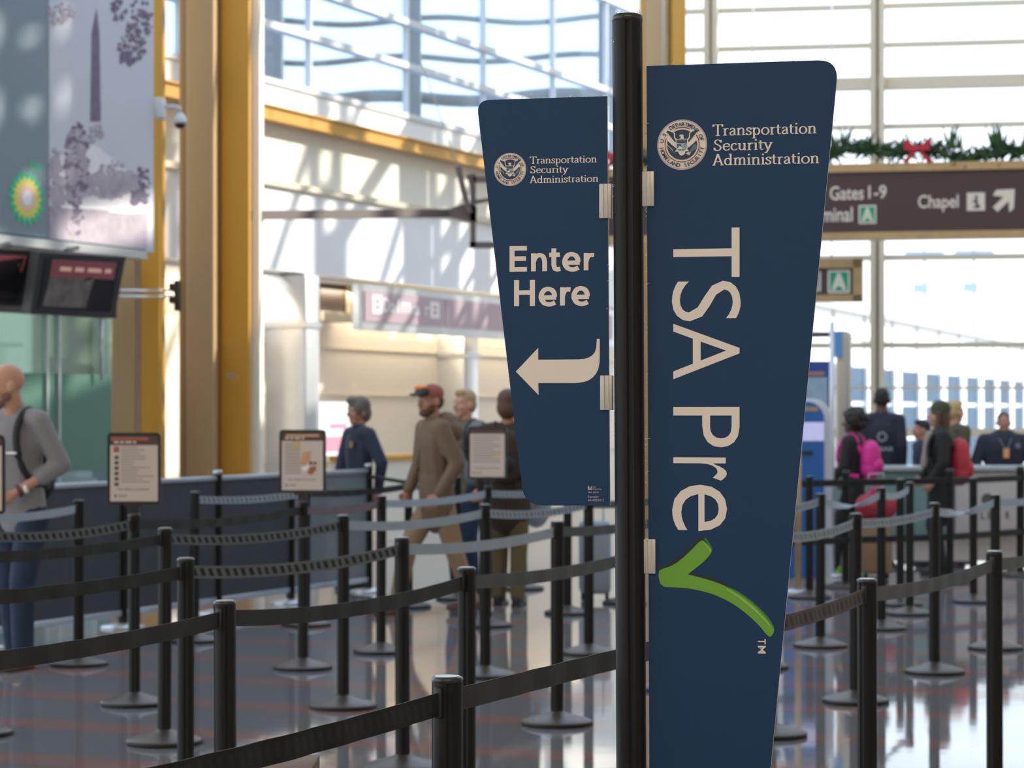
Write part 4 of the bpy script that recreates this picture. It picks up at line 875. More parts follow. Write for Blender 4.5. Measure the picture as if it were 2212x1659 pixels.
# ------------------------------------------------------------------ the big sign
TH = R(12.7); O = at(1362, HZ, 1010)
def SP(u, v, w_): return Vector((O.x + u * math.cos(TH) - w_ * math.sin(TH), O.y - u * math.sin(TH) - w_ * math.cos(TH), v))
def sp(px, py):
    a = (px - CX) / FPX; u = (a * O.y - O.x) / (math.cos(TH) + a * math.sin(TH)); d = O.y - u * math.sin(TH); return u, EYE - (py - HZ) * d / FPX
base = SP(.006, 0, 0)
sg = empty('sign_stand', (base.x, base.y, 0), label='tall black sign post carrying two dark blue security checkpoint panels', cat='sign stand')
top = SP(*sp(1355, 46), 0); bot = Vector((base.x, base.y, .05))
m = MB(); post_section(m, bot, top, .0327, rot=R(-4)); m.build('post', M['black'], sg)
m = MB(); m.lathe([(.0325, -.002), (.034, .004), (.034, .010), (.030, .014)], 36, top[:]); m.build('cap', M['capm'], sg)
MB().lathe([(.20, 0), (.20, .022), (.15, .035), (.06, .055), (.036, .07)], 44, (base.x, base.y, 0)).build('base', M['dome'], sg)
q = random.Random(9); lm = MB()
def lint(p, n, spread, sz):
    for _ in range(n):
        c = p + Vector((q.uniform(-1, 1) * spread[0], q.uniform(-1, 1) * spread[1], q.uniform(-1, 1) * spread[2])); s_ = q.uniform(.4, 1) * sz
        lm.ell(c[:], (s_, s_, s_ * q.uniform(.5, 1)), 6, 4)
        if q.random() < .4:
            d = Vector((q.uniform(-1, 1), q.uniform(-1, 1), q.uniform(0, 1))).normalized(); k = d.cross(Vector((0, 0, 1))) * .004; lm.tube([c, c + d * .005 + k, c + d * .010 - k], .0003, 3)
lint(top + Vector((0, 0, .016)), 46, (.028, .026, .002), .0017)
for i in range(60): z = q.uniform(1.45, 2.4); lint(SP(-.034 if q.random() < .6 else .0355, z, q.uniform(-.01, .02)), 1, (.001, .002, .004), .0014)
def rounded(corners):                                # [(u, v, radius)]
    out = []; n = len(corners)
    for i, (u, v, r_) in enumerate(corners):
        p = Vector((u, v)); a = Vector(corners[i - 1][:2]) - p; b = Vector(corners[(i + 1) % n][:2]) - p
        if r_ <= 0: out.append((u, v)); continue
        a.normalize(); b.normalize(); p0, p1 = p + a * r_, p + b * r_
        for k in range(9): t = k / 8; out.append(tuple((p0 * (1 - t) ** 2 + p * 2 * t * (1 - t) + p1 * t * t)))
    return out
def panel(pts, label):
    P_ = [sp(x, y) for x, y, r_ in pts]; ol = rounded([(u, v, pts[i][2]) for i, (u, v) in enumerate(P_)])
    mb = MB(); n = len(ol); vs_ = [SP(u, v, .003)[:] for u, v in ol] + [SP(u, v, -.003)[:] for u, v in ol]
    mb.mat(0).add(vs_, [list(range(n))]); mb.mat(0).add(vs_, [[n + i for i in range(n)][::-1]]); mb.mat(1).add(vs_, [(i, n + i, n + (i + 1) % n, (i + 1) % n) for i in range(n)])
    o = mb.build('sign_panel', [M['navy'], M['core']], sg); o['label'] = label
    for i in range(n):
        (u, v), (u2, v2) = ol[i], ol[(i + 1) % n]
        if v > 2.0 and abs(v - v2) < .02 and abs(u - u2) > .05:
            for k in range(int(abs(u2 - u) / .006)): t = q.random(); lint(SP(u + (u2 - u) * t, v + (v2 - v) * t + .001, 0), 1, (.002, .002, .0006), .0008)
    return o
pr_ = panel([(1397, 143, 0), (1812, 129, .045), (1665, 1659, 0), (1646, 1860, .05), (1404, 1860, 0)], 'large right panel with a sideways headline and green tick')
pl_ = panel([(1030, 217, .03), (1312, 208, 0), (1318, 1092, 0), (1133, 1092, .042)], 'smaller left panel reading Enter Here with a curved arrow')
for i in range(40): z = q.uniform(1.2, 2.3); lint(SP(sp(1397, 400)[0] - .001, z, 0), 1, (.0008, .003, .004), .0013)
for i in range(26): z = q.uniform(1.4, 2.25); lint(SP(sp(1314, 400)[0] + .001, z, 0), 1, (.0008, .003, .004), .0013)
lm.build('lint', M['lint'], sg, fix=False)['kind'] = 'stuff'
for (a, b, c, d) in ((1388, 371, 1414, 446), (1391, 1164, 1417, 1239), (1296, 398, 1322, 472), (1298, 811, 1324, 886)):
    u0, v1 = sp(a, b); u1, v0 = sp(c, d); m = MB(SP)
    side = u0 > 0
    m.box(u0, u1, v0, v1, .004, .011, .001) if False else None
    T2 = lambda x, y, z: SP(x, z, y)
    m = MB(T2); m.box(u0, u1, -.010, .010, v0, v1, .0012)
    e0, e1 = (u0 + (u1 - u0) * .30, u0 + (u1 - u0) * .36) ; m.box(e0, e1, .010, .0118, v0 + .001, v1 - .001)
    e0, e1 = (u0 + (u1 - u0) * .66, u0 + (u1 - u0) * .72); m.box(e0, e1, .010, .0118, v0 + .001, v1 - .001)
    m.build('panel_clip', M['alu'], sg)

def seal(px, py, rp, parent):
    u0, v0 = sp(px, py); r0 = (sp(px + rp, py)[0] - sp(px - rp, py)[0]) / 2 * 1.0
    def fn(x, y, w_): return SP(u0 + x * r0, v0 + y * r0, w_)
    s_ = MB(); w_ = [.0034]
    def disc(r_, mi, n=64): s_.mi = mi; s_.poly([fn(r_ * math.cos(6.2832 * i / n), r_ * math.sin(6.2832 * i / n), w_[0]) for i in range(n)]); w_[0] += .00025
    def pol(pts, mi): s_.mi = mi; s_.poly([fn(x, y, w_[0]) for x, y in pts])
    def arc(ra, rb, a0, a1, mi, n=40):
        s_.mi = mi; vs_ = [fn(r_ * math.cos(R(a0 + (a1 - a0) * i / n)), r_ * math.sin(R(a0 + (a1 - a0) * i / n)), w_[0])[:] for r_ in (ra, rb) for i in range(n + 1)]
        s_.add(vs_, [(i, i + 1, n + 2 + i, n + 1 + i) for i in range(n)])
    disc(1.0, 2); disc(.94, 1); w_[0] += .0002
    arc(.665, .70, -222, 25, 3) if False else None
    arc(.665, .70, 64, 116, 3); arc(.665, .70, -213, 33, 3); w_[0] += .0002
    disc(.60, 0)
    G = lambda pts: [((x - 840) / 712.0, (828 - y) / 724.0) for x, y in pts]      # measured on the seal itself
    w_[0] += .0002
    wing = [(400, 420), (470, 425), (560, 455), (605, 480), (640, 480), (640, 570), (650, 630), (690, 665), (990, 665), (1030, 630), (1040, 560), (1045, 490), (1080, 465), (1180, 440), (1280, 415), (1260, 520), (1220, 600), (1300, 690), (1290, 760), (1235, 720), (1180, 790), (1110, 850), (1010, 930), (990, 960), (1040, 1020), (930, 1020), (930, 1080), (880, 1120), (830, 1148), (780, 1120), (740, 1070), (735, 1025), (630, 1025), (690, 950), (640, 905), (560, 850), (500, 780), (440, 715), (400, 700), (390, 600), (430, 560), (395, 500)]
    pol(G(wing), 1); w_[0] += .0003
    # dark feathered wings
    lw_ = [(410, 412), (470, 432), (550, 462), (600, 492), (612, 540), (608, 610), (640, 670), (662, 700), (658, 756)] + [(640 - 24 * i, 745 - 30 * i + (18 if i % 2 else 0)) for i in range(9)] + [(398, 470)]
    pol(G(lw_), 0); pol(G([(1680 - x, y) for x, y in lw_]), 0)
    ll = [(420, 800), (435, 715)] + [(450 + 22 * i, 745 + 19 * i + (-14 if i % 2 else 8)) for i in range(10)] + [(685, 925), (640, 1010), (560, 1000), (470, 930)]
    pol(G(ll), 0); pol(G([(1680 - x, y) for x, y in ll]), 0); w_[0] += .0003
    # olive branch, arrows
    for i in range(7):
        x, y = 430 + 24 * i, 840 + 24 * i; pol(G([(x, y + 20), (x - 8, y - 12), (x + 4, y - 30), (x + 12, y - 2)]), 1)
    pol(G([(455, 920), (600, 1035), (650, 1060), (672, 1140), (640, 1080), (590, 1055), (445, 930)]), 5)
    pol(G([(1050, 1030), (1160, 850), (1250, 820), (1260, 950), (1080, 1060)]), 5)
    for i in range(4): x = 965 + 26 * i; pol(G([(x, 1105 + 12 * i), (x - 14, 1080 + 12 * i), (x + 50, 1040), (x + 54, 1052)]), 1)
    # eagle head and tail
    pol(G([(760, 575), (785, 548), (830, 535), (900, 560), (880, 580), (895, 660), (775, 662), (810, 620), (790, 588), (768, 590)]), 1)
    # shield
    pol(G([(655, 668), (1000, 668), (995, 800), (985, 930), (930, 1000), (835, 1035), (720, 985), (680, 930), (670, 800)]), 1); w_[0] += .0003
    pol(G([(680, 680), (988, 680), (982, 775), (830, 792), (688, 775)]), 0); pol(G([(688, 790), (826, 802), (826, 1000), (712, 945), (692, 905)]), 4)
    pol(G([(845, 802), (980, 790), (975, 915), (930, 985), (845, 1010)]), 6); w_[0] += .0003
    pol(G([(690, 945), (780, 865), (826, 910), (826, 952), (700, 952)]), 1); pol(G([(700, 952), (826, 952), (826, 1008), (740, 985)]), 7)
    for yy in (840, 895, 950): pol(G([(845, yy), (890, yy - 16), (920, yy), (975, yy - 12), (975, yy + 6), (920, yy + 18), (890, yy + 2), (845, yy + 18)]), 1)
    for r_ in range(3):
        for i in range(9): x, y = 712 + 30 * i + 12 * (r_ % 2), 700 + 26 * r_; pol(G([(x - 4, y - 4), (x + 4, y - 4), (x + 4, y + 4), (x - 4, y + 4)]), 1)
    w_[0] += .0002
    def ring(wd, a0, a1, flip):                      # letters round the rim from angle a0 to a1
        n = len(wd); s_.mi = 0
        for i, ch in enumerate(wd):
            if ch == ' ': continue
            vs2, fs2 = text_geo(ch, .018); xs = [p[0] for p in vs2]; cx_ = (min(xs) + max(xs)) / 2; a = R(a0 + (a1 - a0) * (i + .5) / n); k = .215
            out = []
            for x, y in vs2:
                x, y = (x - cx_) * k * .95, y * k
                rr = (.735 + y) if not flip else (.89 - y); ta = a - x / .8 if not flip else a + x / .8
                out.append(fn(rr * math.cos(ta), rr * math.sin(ta), w_[0])[:])
            s_.add(out, fs2)
    ring('U.S. DEPARTMENT OF', 173, 9, False); ring('HOMELAND SECURITY', 187, 353, True)
    o = s_.build('agency_seal', [M['sealnavy'], M['cream'], M['lav'], M['red'], M['sblue'], M['sgrey'], M['steal'], M['olive']], parent, fix=False); return o
seal(1474, 313, 54, pr_); seal(1102.7, 366.4, 35, pl_)
def words3(rows, cap_px, parent):
    m = MB()
    for wd, x0, x1, yb in rows:
        u0, v0 = sp(x0, yb); u1, _ = sp(x1, yb); _, v1 = sp(x0, yb - cap_px); serif(m, wd, u0, v0, u1, v1 - v0, SP, .0036)
    return m.build('agency_lettering', M['cream'], parent, fix=False)
words3((('Transportation', 1541, 1763.5, 294), ('Security', 1542.5, 1667, 326.5), ('Administration', 1541, 1769.5, 358)), 24.5, pr_)
words3((('Transportation', 1146, 1289.5, 354.2), ('Security', 1146.6, 1226.6, 374.8), ('Administration', 1146, 1293, 396)), 15.6, pl_)
def fitp(mb, wd, x0, y0, x1, y1, off=0.0, w_=.0036):
    u0, vb = sp(x0, y1); u1, _ = sp(x1, y1); _, vt = sp(x0, y0); text(mb, wd, u0, vb, u1, vt, SP, w_, off)
def letters(mb, row, off):
    for ch, x0, y0, x1, y1 in row: fitp(mb, ch, x0, y0, x1, y1, off)
m = MB()
def bold(mb, row, wd=.20):                            # heavy plain letters drawn from strokes
    G2 = {'E': (.68, [[(.10, 0), (.10, 1)], [(.1, .91), (.68, .91)], [(.1, .51), (.64, .51)], [(.1, .09), (.68, .09)]]), 'H': (.80, [[(.10, 0), (.10, 1)], [(.70, 0), (.70, 1)], [(.1, .52), (.7, .52)]]),
          'n': (.80, [[(.11, 0), (.11, .97)], spl([(.13, .55), (.22, .77), (.42, .87), (.61, .78), (.69, .52)], 5) + [Vector((.69, 0))]]), 'r': (.56, [[(.12, 0), (.12, .97)], spl([(.13, .50), (.21, .74), (.36, .85), (.56, .84)], 5)]),
          't': (.52, [[(.22, 1.0)] + list(spl([(.22, .28), (.27, .13), (.38, .08), (.52, .11)], 4)), [(0, .72), (.50, .72)]]),
          'e': (.92, [list(spl([(.84, .19), (.70, .12), (.50, .09), (.27, .17), (.12, .40), (.13, .62), (.27, .83), (.47, .90), (.68, .83), (.80, .65), (.81, .48)], 5)), [(.14, .45), (.905, .45)]])}
    for ch, x0, y0, x1, y1 in row:
        W_, st = G2[ch]; u0, vb = sp(x0, y1); u1, _ = sp(x1, y1); _, vt = sp(x0, y0); h_ = vt - vb; kx = (u1 - u0) / W_; xh = .0
        ww_ = wd * (1.0 if ch in 'EH' else 1.33) * (1 if ch != 't' else .82)
        for si, s2 in enumerate(st):
            p = [Vector(q_[:2]) for q_ in s2]; L2 = []; R2 = []
            for i, q_ in enumerate(p):
                d = (p[min(i + 1, len(p) - 1)] - p[max(i - 1, 0)]).normalized(); hh = ww_ * (.5 if abs(d.y) > .5 else .44); nn = Vector((-d.y * hh * h_ / kx * 1.0, d.x * hh)); L2.append(q_ + nn); R2.append(q_ - nn)
            n = len(p); mb.add([SP(u0 + a.x * kx, vb + a.y * h_, .0036 + si * .00012)[:] for a in L2 + R2], [(i, i + 1, n + i + 1, n + i) for i in range(n - 1)])
bold(m, (('E', 1101.4, 532, 1139, 587.4), ('n', 1148.5, 546.5, 1182, 586.3), ('t', 1187, 537, 1211, 586.3), ('e', 1216, 545.5, 1253.5, 586.3), ('r', 1262, 545.5, 1284, 584.3)))
bold(m, (('H', 1111, 605.4, 1156.5, 661.6), ('e', 1165, 620.5, 1203, 661.4), ('r', 1211, 619.5, 1233, 660), ('e', 1236, 619, 1273.5, 660.4)))
m.build('headline_lettering', M['cream'], pl_, fix=False)
m = MB(); Z = lambda pts, sc_, ox, oy: [SP(*sp(ox + x / sc_, oy + y / sc_), .0036) for x, y in pts]
m.poly(Z([(795, 318), (816, 318)] + [(816, 440), (815, 490), (806, 540), (790, 575), (765, 605), (735, 626), (700, 639), (660, 645), (630, 647), (358, 647), (360, 737), (190, 562), (357, 385), (357, 474), (660, 472), (700, 468), (735, 457), (762, 440), (780, 417), (790, 385)], 3.455, 1060, 640))
m.build('turn_arrow', M['cream'], pl_, fix=False)
m = MB()
for pts in ([(1270.5, 1049.5), (1273.5, 1049.5), (1273.5, 1054.5), (1280, 1054.5), (1280, 1057.7), (1270.5, 1057.7)], [(1275, 1052), (1277, 1052), (1277, 1054), (1275, 1054)], [(1278, 1049.5), (1280, 1049.5), (1280, 1053.6), (1278, 1053.6)]):
    m.poly([SP(*sp(x, y), .0036) for x, y in pts])
fitp(m, 'Lavi', 1281.8, 1049.3, 1288, 1053.2); fitp(m, 'Industries', 1281.8, 1054.4, 1300, 1058.0); fitp(m, 'lavi.com', 1271, 1060, 1294, 1065); fitp(m, 'Reorder:', 1271, 1070.2, 1294.5, 1075.4); fitp(m, '60-ASB1013', 1271, 1077.5, 1305, 1082.6)
m.build('maker_print', M['small'], pl_, fix=False)
m = MB()
for ch, x0, y0, x1, y1, of in (('T', 1455, 493, 1598, 599, -.004), ('S', 1452, 607, 1600.5, 694, -.004), ('A', 1455, 699, 1598, 819, -.004), ('P', 1455, 879, 1598, 966, -.004), ('r', 1455, 988, 1570.5, 1038, -.004), ('e', 1452.5, 1047, 1571, 1147, -.004)):
    yc = (y0 + y1) / 2; u0, _ = sp(x0, yc); u1, _ = sp(x1, yc); _, vt = sp((x0 + x1) / 2, y0); _, vb = sp((x0 + x1) / 2, y1); text(m, ch, u0, vb, u1, vt, SP, .0036, of, True)
m.build('headline_lettering', M['cream'], pr_, fix=False)
m = MB()
for ch, x0, y0, x1, y1 in (('T', 1637.5, 1379.5, 1654.5, 1391), ('M', 1637.5, 1394.5, 1654.5, 1411)):
    yc = (y0 + y1) / 2; u0, _ = sp(x0, yc); u1, _ = sp(x1, yc); _, vt = sp(x0, y0); _, vb = sp(x0, y1); text(m, ch, u0, vb, u1, vt, SP, .0036, .012, True)
m.build('trademark', M['cream'], pr_, fix=False)
ck = MB(); ZZ = lambda pts, w_: [SP(*sp(1380 + p[0] / 4.608, 1080 + p[1] / 4.608), w_) for p in pts]
body = spl([(640, 400), (668, 425), (700, 455), (728, 495), (722, 525), (690, 570), (640, 620), (560, 685), (490, 738)], 4) + spl([(560, 757), (700, 795), (850, 850), (1000, 935), (1130, 1030), (1250, 1150), (1330, 1255), (1348, 1295), (1335, 1335), (1310, 1357), (1280, 1345), (1200, 1250), (1100, 1155), (980, 1060), (850, 985), (700, 925), (500, 880), (255, 864)], 4) + spl([(218, 835), (200, 765), (204, 710), (225, 690), (330, 652), (430, 585), (530, 492), (600, 420), (640, 400)], 4)[:-1]
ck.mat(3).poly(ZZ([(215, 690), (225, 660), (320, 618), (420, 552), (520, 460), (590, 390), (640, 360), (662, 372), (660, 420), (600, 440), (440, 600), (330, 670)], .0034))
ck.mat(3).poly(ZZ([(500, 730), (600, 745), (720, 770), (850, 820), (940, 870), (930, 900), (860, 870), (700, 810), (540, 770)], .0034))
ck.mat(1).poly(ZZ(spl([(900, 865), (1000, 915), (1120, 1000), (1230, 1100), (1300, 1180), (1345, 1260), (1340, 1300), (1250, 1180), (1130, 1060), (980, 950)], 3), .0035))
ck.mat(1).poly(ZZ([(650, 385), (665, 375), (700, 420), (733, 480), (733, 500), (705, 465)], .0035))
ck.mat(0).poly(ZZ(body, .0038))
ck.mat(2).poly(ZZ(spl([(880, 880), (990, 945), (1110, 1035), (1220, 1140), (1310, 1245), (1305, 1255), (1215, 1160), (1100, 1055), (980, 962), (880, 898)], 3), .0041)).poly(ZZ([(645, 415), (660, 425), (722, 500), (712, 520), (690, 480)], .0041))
ck.mat(1).poly(ZZ(spl([(205, 715), (228, 694), (330, 656), (440, 600), (430, 680), (420, 760), (460, 868), (258, 860), (222, 834), (203, 770)], 3), .0040)) if False else None
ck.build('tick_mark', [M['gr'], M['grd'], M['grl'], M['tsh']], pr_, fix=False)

# small card box with a clear leaflet holder at the bottom edge
bx = at(612, 1668, 1080); lb_ = empty('leaflet_stand', (bx.x, bx.y, 0), label='brown card box with clear leaflet sleeves at the bottom edge below the black belt', cat='leaflet holder')
qz = lambda px, py: at(px, py, 1080)
zt_ = qz(612, 1645).z
MB().box(bx.x - .06, bx.x + .065, bx.y - .10, bx.y + .10, zt_ - .10, zt_, .004).build('card_box', M['cardb'], lb_)
MB().box(bx.x - .05, bx.x + .05, bx.y - .08, bx.y + .08, .03, zt_ - .10, .004).build('stand', M['black'], lb_)
MB().lathe([(.2, 0), (.2, .02), (.06, .04)], 32, (bx.x, bx.y, 0)).build('base', M['dome'], lb_)
for (a, b, c, d_) in (((535, 1668), (549, 1646), (566, 1662), (552, 1680)), ((618, 1668), (646, 1636), (660, 1652), (640, 1680))):
    m = MB(); pts = [qz(*p) + Vector((0, -.12, 0)) for p in (a, b, c, d_)]; n_ = Vector((0, .002, 0)); m.add([p[:] for p in pts] + [(p + n_)[:] for p in pts], [(0, 1, 2, 3), (7, 6, 5, 4), (0, 4, 5, 1), (1, 5, 6, 2), (2, 6, 7, 3), (3, 7, 4, 0)]); m.build('clear_sleeve', M['clear'], lb_)
m = MB(); m.tube([qz(640, 1660) + Vector((0, -.11, 0)), qz(671, 1644) + Vector((0, -.11, 0))], .0025, 6); m.build('sleeve_edge', M['swhite'], lb_)
# ------------------------------------------------------------------ counter, kiosk, tall screens on the right
cs = 216.0
def CQ(px, py, dy=0): v = at(px, py, cs); v.y += dy; return v
a, b = CQ(1700, 1007), CQ(2300, 1007); ct = empty('service_counter', ((a.x + b.x) / 2, a.y, 0), label='long pale counter with CLEAR lettering at far right', cat='counter')
MB().box(a.x, b.x, a.y - .1, a.y + .6, a.z - .05, a.z, .01).build('top', M['ctop'], ct)
pa, pb = CQ(2062, 1057), CQ(2203, 1155); MB().box(pa.x, pb.x, a.y - .06, a.y, pb.z, a.z - .06, .006).build('front_panel', M['counter'], ct)
pa2, pb2 = CQ(2212, 1050), CQ(2300, 1155); MB().box(pa2.x, pb2.x, a.y - .06, a.y, pb.z, a.z - .06, .006).build('front_panel', M['counter'], ct)
pc, pd = CQ(1735, 1050), CQ(2050, 1155); MB().box(pc.x, pd.x, a.y - .04, a.y, pd.z, a.z - .06, .006).build('glass_front', M['teal'], ct)
MB().box(a.x + .2, b.x, a.y + .05, a.y + .5, .06, a.z - .05).build('cabinet', M['counter'], ct)
for x in (a.x + .1, b.x - .3): MB().box(x, x + .1, a.y, a.y + .1, 0, a.z - .05).build('leg', M['silver'], ct)
m = MB(); FNc = lambda u, v, w_: Vector((u, a.y - .062 - w_, v))
for ch, x in zip('CLEAR', (2106, 2121, 2136, 2153, 2174)):
    p, q_ = CQ(x - 4.5, 1121), CQ(x + 4.5, 1104); text(m, ch, p.x, p.z, q_.x, q_.z, FNc, .002, .02)
p = CQ(2130, 1078); m.prism([(p.x + .06 * math.cos(i * .524), p.z + .06 * math.sin(i * .524)) for i in range(12)], FNc, .001, .003)
m.build('lettering', M['pblk'], ct)
ks_ = 238.0
def KQ(px, py): return at(px, py, ks_)
k0, k1 = KQ(1690, 1060), KQ(1782, 865); kz = KQ(0, 1001).z
kk = empty('check_in_kiosk', ((k0.x + k1.x) / 2, k0.y, 0), label='blue check-in kiosk with a rounded top and lilac screen beside the panel', cat='kiosk')
def arch(x0, x1, z0, z1, r_): return [(x0, z0), (x1, z0)] + [(x1 - r_ + r_ * math.cos(R(i * 15)), z1 - r_ + r_ * math.sin(R(i * 15))) for i in range(7)] + [(x0 + r_ + r_ * math.cos(R(90 + i * 15)), z1 - r_ + r_ * math.sin(R(90 + i * 15))) for i in range(7)]
FK = lambda u, v, w_: Vector((u, k0.y - w_, v))
MB().prism(arch(k0.x, k1.x - .02, .06, k1.z - .01, .16), FK, 0, .10).build('front', M['kblue'], kk)
MB().prism(arch(k0.x, k1.x + .06, .0, k1.z + .02, .18), FK, -.35, 0).build('housing', M['kwhite'], kk)
u0, u1 = KQ(1700, 0).x, KQ(1777, 0).x; MB().prism(rect(u0, KQ(0, 952).z, u1, KQ(0, 912).z), FK, .10, .106).build('screen', M['kscreen'], kk)
m = MB(); m.prism(rect(KQ(1705, 0).x, KQ(0, 888).z, KQ(1764, 0).x, KQ(0, 879).z), FK, .10, .104); m.build('gold_strip', M['gold'], kk)
m = MB(); m.prism(rect(KQ(1726, 0).x, KQ(0, 981).z, KQ(1752, 0).x, KQ(0, 974).z), FK, .10, .12)
m.build('card_slot', M['plastic'], kk)
tp = at(1790, 780, 205); a = at(1650, 778, 205)
ts_ = empty('poster_stand', ((a.x + tp.x) / 2, tp.y, 0), label='tall blue poster board behind the blue kiosk', cat='poster')
e_ = at(1793, 780, 205); MB().box(a.x, e_.x, tp.y, tp.y + .1, 0, e_.z).build('board', M['pblue'], ts_)
MB().box(a.x + .02, e_.x - .03, tp.y - .01, tp.y, .9, at(0, 815, 205).z).build('picture', M['pblue2'], ts_); MB().box(a.x + .02, e_.x - .06, tp.y - .014, tp.y - .01, at(0, 811, 205).z, at(0, 803, 205).z).build('copper_strip', M['copper'], ts_)
g = at(1822, HZ, 200); gp = empty('tower_cabinet', (g.x, g.y, 0), label='tall slim brown and cream post with a blue flag sign, behind the girl', cat='post')
a, b = at(1810, 715, 200), at(1821, 715, 200); MB().box(a.x, b.x, g.y - .05, g.y + .15, 0, a.z).build('brown_side', M['frame'], gp)
c = at(1833, 715, 200); MB().box(b.x, c.x, g.y, g.y + .12, 0, a.z).build('panel', M['silver'], gp); d_ = at(1838, 730, 200); MB().box(c.x, d_.x, g.y - .06, g.y + .1, 0, a.z - .02).build('cream_edge', M['wallc'], gp)
a, b = at(1801, 772, 200), at(1817, 716, 200); MB().box(a.x, b.x, g.y - .09, g.y - .06, a.z, b.z).build('blue_flag', M['fblue'], gp)
m = MB(); m.tube([at(1690, 724, 200), at(1808, 722, 200)], .03, 6); m.build('arm', M['steel2'], gp)
bx_ = at(1797, 930, 229); rr_ = empty('post_camera', (bx_.x, bx_.y, 0), label='slim silver stand beside the kiosk', cat='stand'); m = MB(); m.tube([(bx_.x, bx_.y, 0), (bx_.x, bx_.y, 2.4)], .025, 8); m.build('pole', M['silver'], rr_); MB().lathe([(.15, 0), (.15, .02), (.04, .04)], 20, (bx_.x, bx_.y, 0)).build('base', M['silver'], rr_)

# ------------------------------------------------------------------ people
V = Vector
def person(px, s, H, yaw, label, skin, hair=None, hstyle='short', top='jblack', legs='denim', shoe='boot', head=(0, 0), lean=0.0, arms=None, stride=(0, 0), sleeve=1.0, hem=.47, collar=.0, bulk=1.0, headoff=0.0, group=None):
    p = at(px, HZ, s); k = H / 1.75
    r = empty('person', (p.x, p.y, 0), R(yaw), label=label, cat='person')
    hz, sz = .50 * H, .815 * H
    sw = .172 * k * (1 + (bulk - 1) * .8)
    def tl(z): return lean * max(0, (z - hz)) / (sz - hz)
    hips = [V((-.085 * k, 0, hz)), V((.085 * k, 0, hz))]; legp = []
    for i, hp in enumerate(hips):
        st = stride[i]; kn = V((hp.x * 1.05, st * .55 + (.03 if st < 0 else .05), .285 * H)); an = V((hp.x * 1.05, st, .055 * H + (.03 if st < -.15 else 0))); legp.append((hp, kn, an))
    shl = [V((-sw, lean, sz)), V((sw, lean, sz))]
    arms = arms or [((-.03, -.03, -.27), (-.035, .04, -.50)), ((.03, -.03, -.27), (.035, .04, -.50))]
    armp = [(shl[i], shl[i] + V(a[0]) * k, shl[i] + V(a[1]) * k) for i, a in enumerate(arms)]
    nb_ = V((0, lean + .0, .835 * H)); hc = V((0, lean * 1.15 + headoff + .012 * k, .932 * H))
    Hm = Matrix.Rotation(R(head[0]), 3, 'Z') @ Matrix.Rotation(R(head[1]), 3, 'X')
    def hp_(x, y, z): return hc + Hm @ V((x, y, z)) * k
    def torso(mb, e):
        mb.cap((0, tl(hz), hz + .02), (0, tl(.62 * H) , .62 * H), .150 * k * bulk + e, .145 * k * bulk + e, .66)
        mb.cap((0, tl(.60 * H), .60 * H), (0, lean * .9, .745 * H), .145 * k * bulk + e, .170 * k * bulk + e, .64)
        mb.cap(shl[0] + V((.05 * k, 0, 0)), shl[1] - V((.05 * k, 0, 0)), .066 * k + e, .066 * k + e, 1)
        mb.cap((0, lean * .95, .74 * H), (0, lean, .83 * H), .13 * k + e, .06 * k + e, .75)
    def arm(mb, i, e, upto=1.0):
        a, b, c = armp[i]; mb.cap(a, b, .056 * k + e, .046 * k + e)
        c2 = b + (c - b) * upto; mb.cap(b, c2, .046 * k + e, (.031 * k + e) if upto >= 1 else .042 * k + e)
    # body: one continuous skin with head, face and hands
    b = MB(); torso(b, -.012)
    for i in (0, 1):
        arm(b, i, -.006)
        hp, kn, an = legp[i]; b.cap(hp, kn, .083 * k, .058 * k); b.cap(kn, an, .056 * k, .038 * k); b.cap(an, an + V((0, .12 * k, -.045 * H)), .035 * k, .028 * k)
        c = armp[i][2]; d = (c - armp[i][1]).normalized(); side = V((1 if i == 0 else -1, 0, 0)); fw_ = d.cross(side).normalized(); 
        if fw_.y < 0: fw_ = -fw_
        sd = d.cross(fw_).normalized()
        pc = c + d * .055 * k; b.cap(c + d * .01, pc + d * .03 * k, .026 * k, .032 * k, 1); b.cap(pc - fw_ * .018 * k, pc + fw_ * .022 * k + d * .02 * k, .026 * k, .024 * k)
        for j, (o_, L_) in enumerate(((-.030, .060), (-.010, .074), (.010, .078), (.030, .068))):
            f0 = pc + fw_ * o_ * k + d * .035 * k; f1 = f0 + (d * .85 + side * .35).normalized() * L_ * .5 * k; f2 = f1 + (d * .5 + side * .8).normalized() * L_ * .5 * k
            b.cap(f0, f1, .0098 * k, .0090 * k, seg=8); b.cap(f1, f2, .0090 * k, .0078 * k, seg=8)
        t0 = pc + fw_ * .028 * k - d * .015 * k; t1 = t0 + (fw_ * .7 + d * .6 + side * .3).normalized() * .036 * k; b.cap(t0, t1, .0125 * k, .0105 * k, seg=8); b.cap(t1, t1 + (d * .9 + side * .3).normalized() * .03 * k, .0105 * k, .009 * k, seg=8)
    b.cap(nb_ - V((0, 0, .04)), hp_(0, -.015, -.06), .062 * k, .055 * k)
    hd = MB()
    def E(x, y, z, rx, ry, rz):
        q_ = MB(lambda a_, b_, c_: hc + Hm @ (V((a_, b_, c_)) * k)); q_.ell((x, y, z), (rx, ry, rz), 16, 10); b.add([v[:] for v in q_.v], q_.f, True)
    E(0, -.012, .035, .076, .096, .090); E(0, .022, -.030, .062, .072, .085); E(0, .050, -.085, .040, .042, .030); E(0, .072, .028, .052, .024, .022)
    E(-.036, .066, -.028, .024, .022, .026); E(.036, .066, -.028, .024, .022, .026)
    b.cap(hp_(0, .090, .012), hp_(0, .112, -.022), .010 * k, .0155 * k); E(-.079, -.006, -.012, .012, .022, .034); E(.079, -.006, -.012, .012, .022, .034)
    blob('body', b, .0085 * k, M[skin], r, 3)
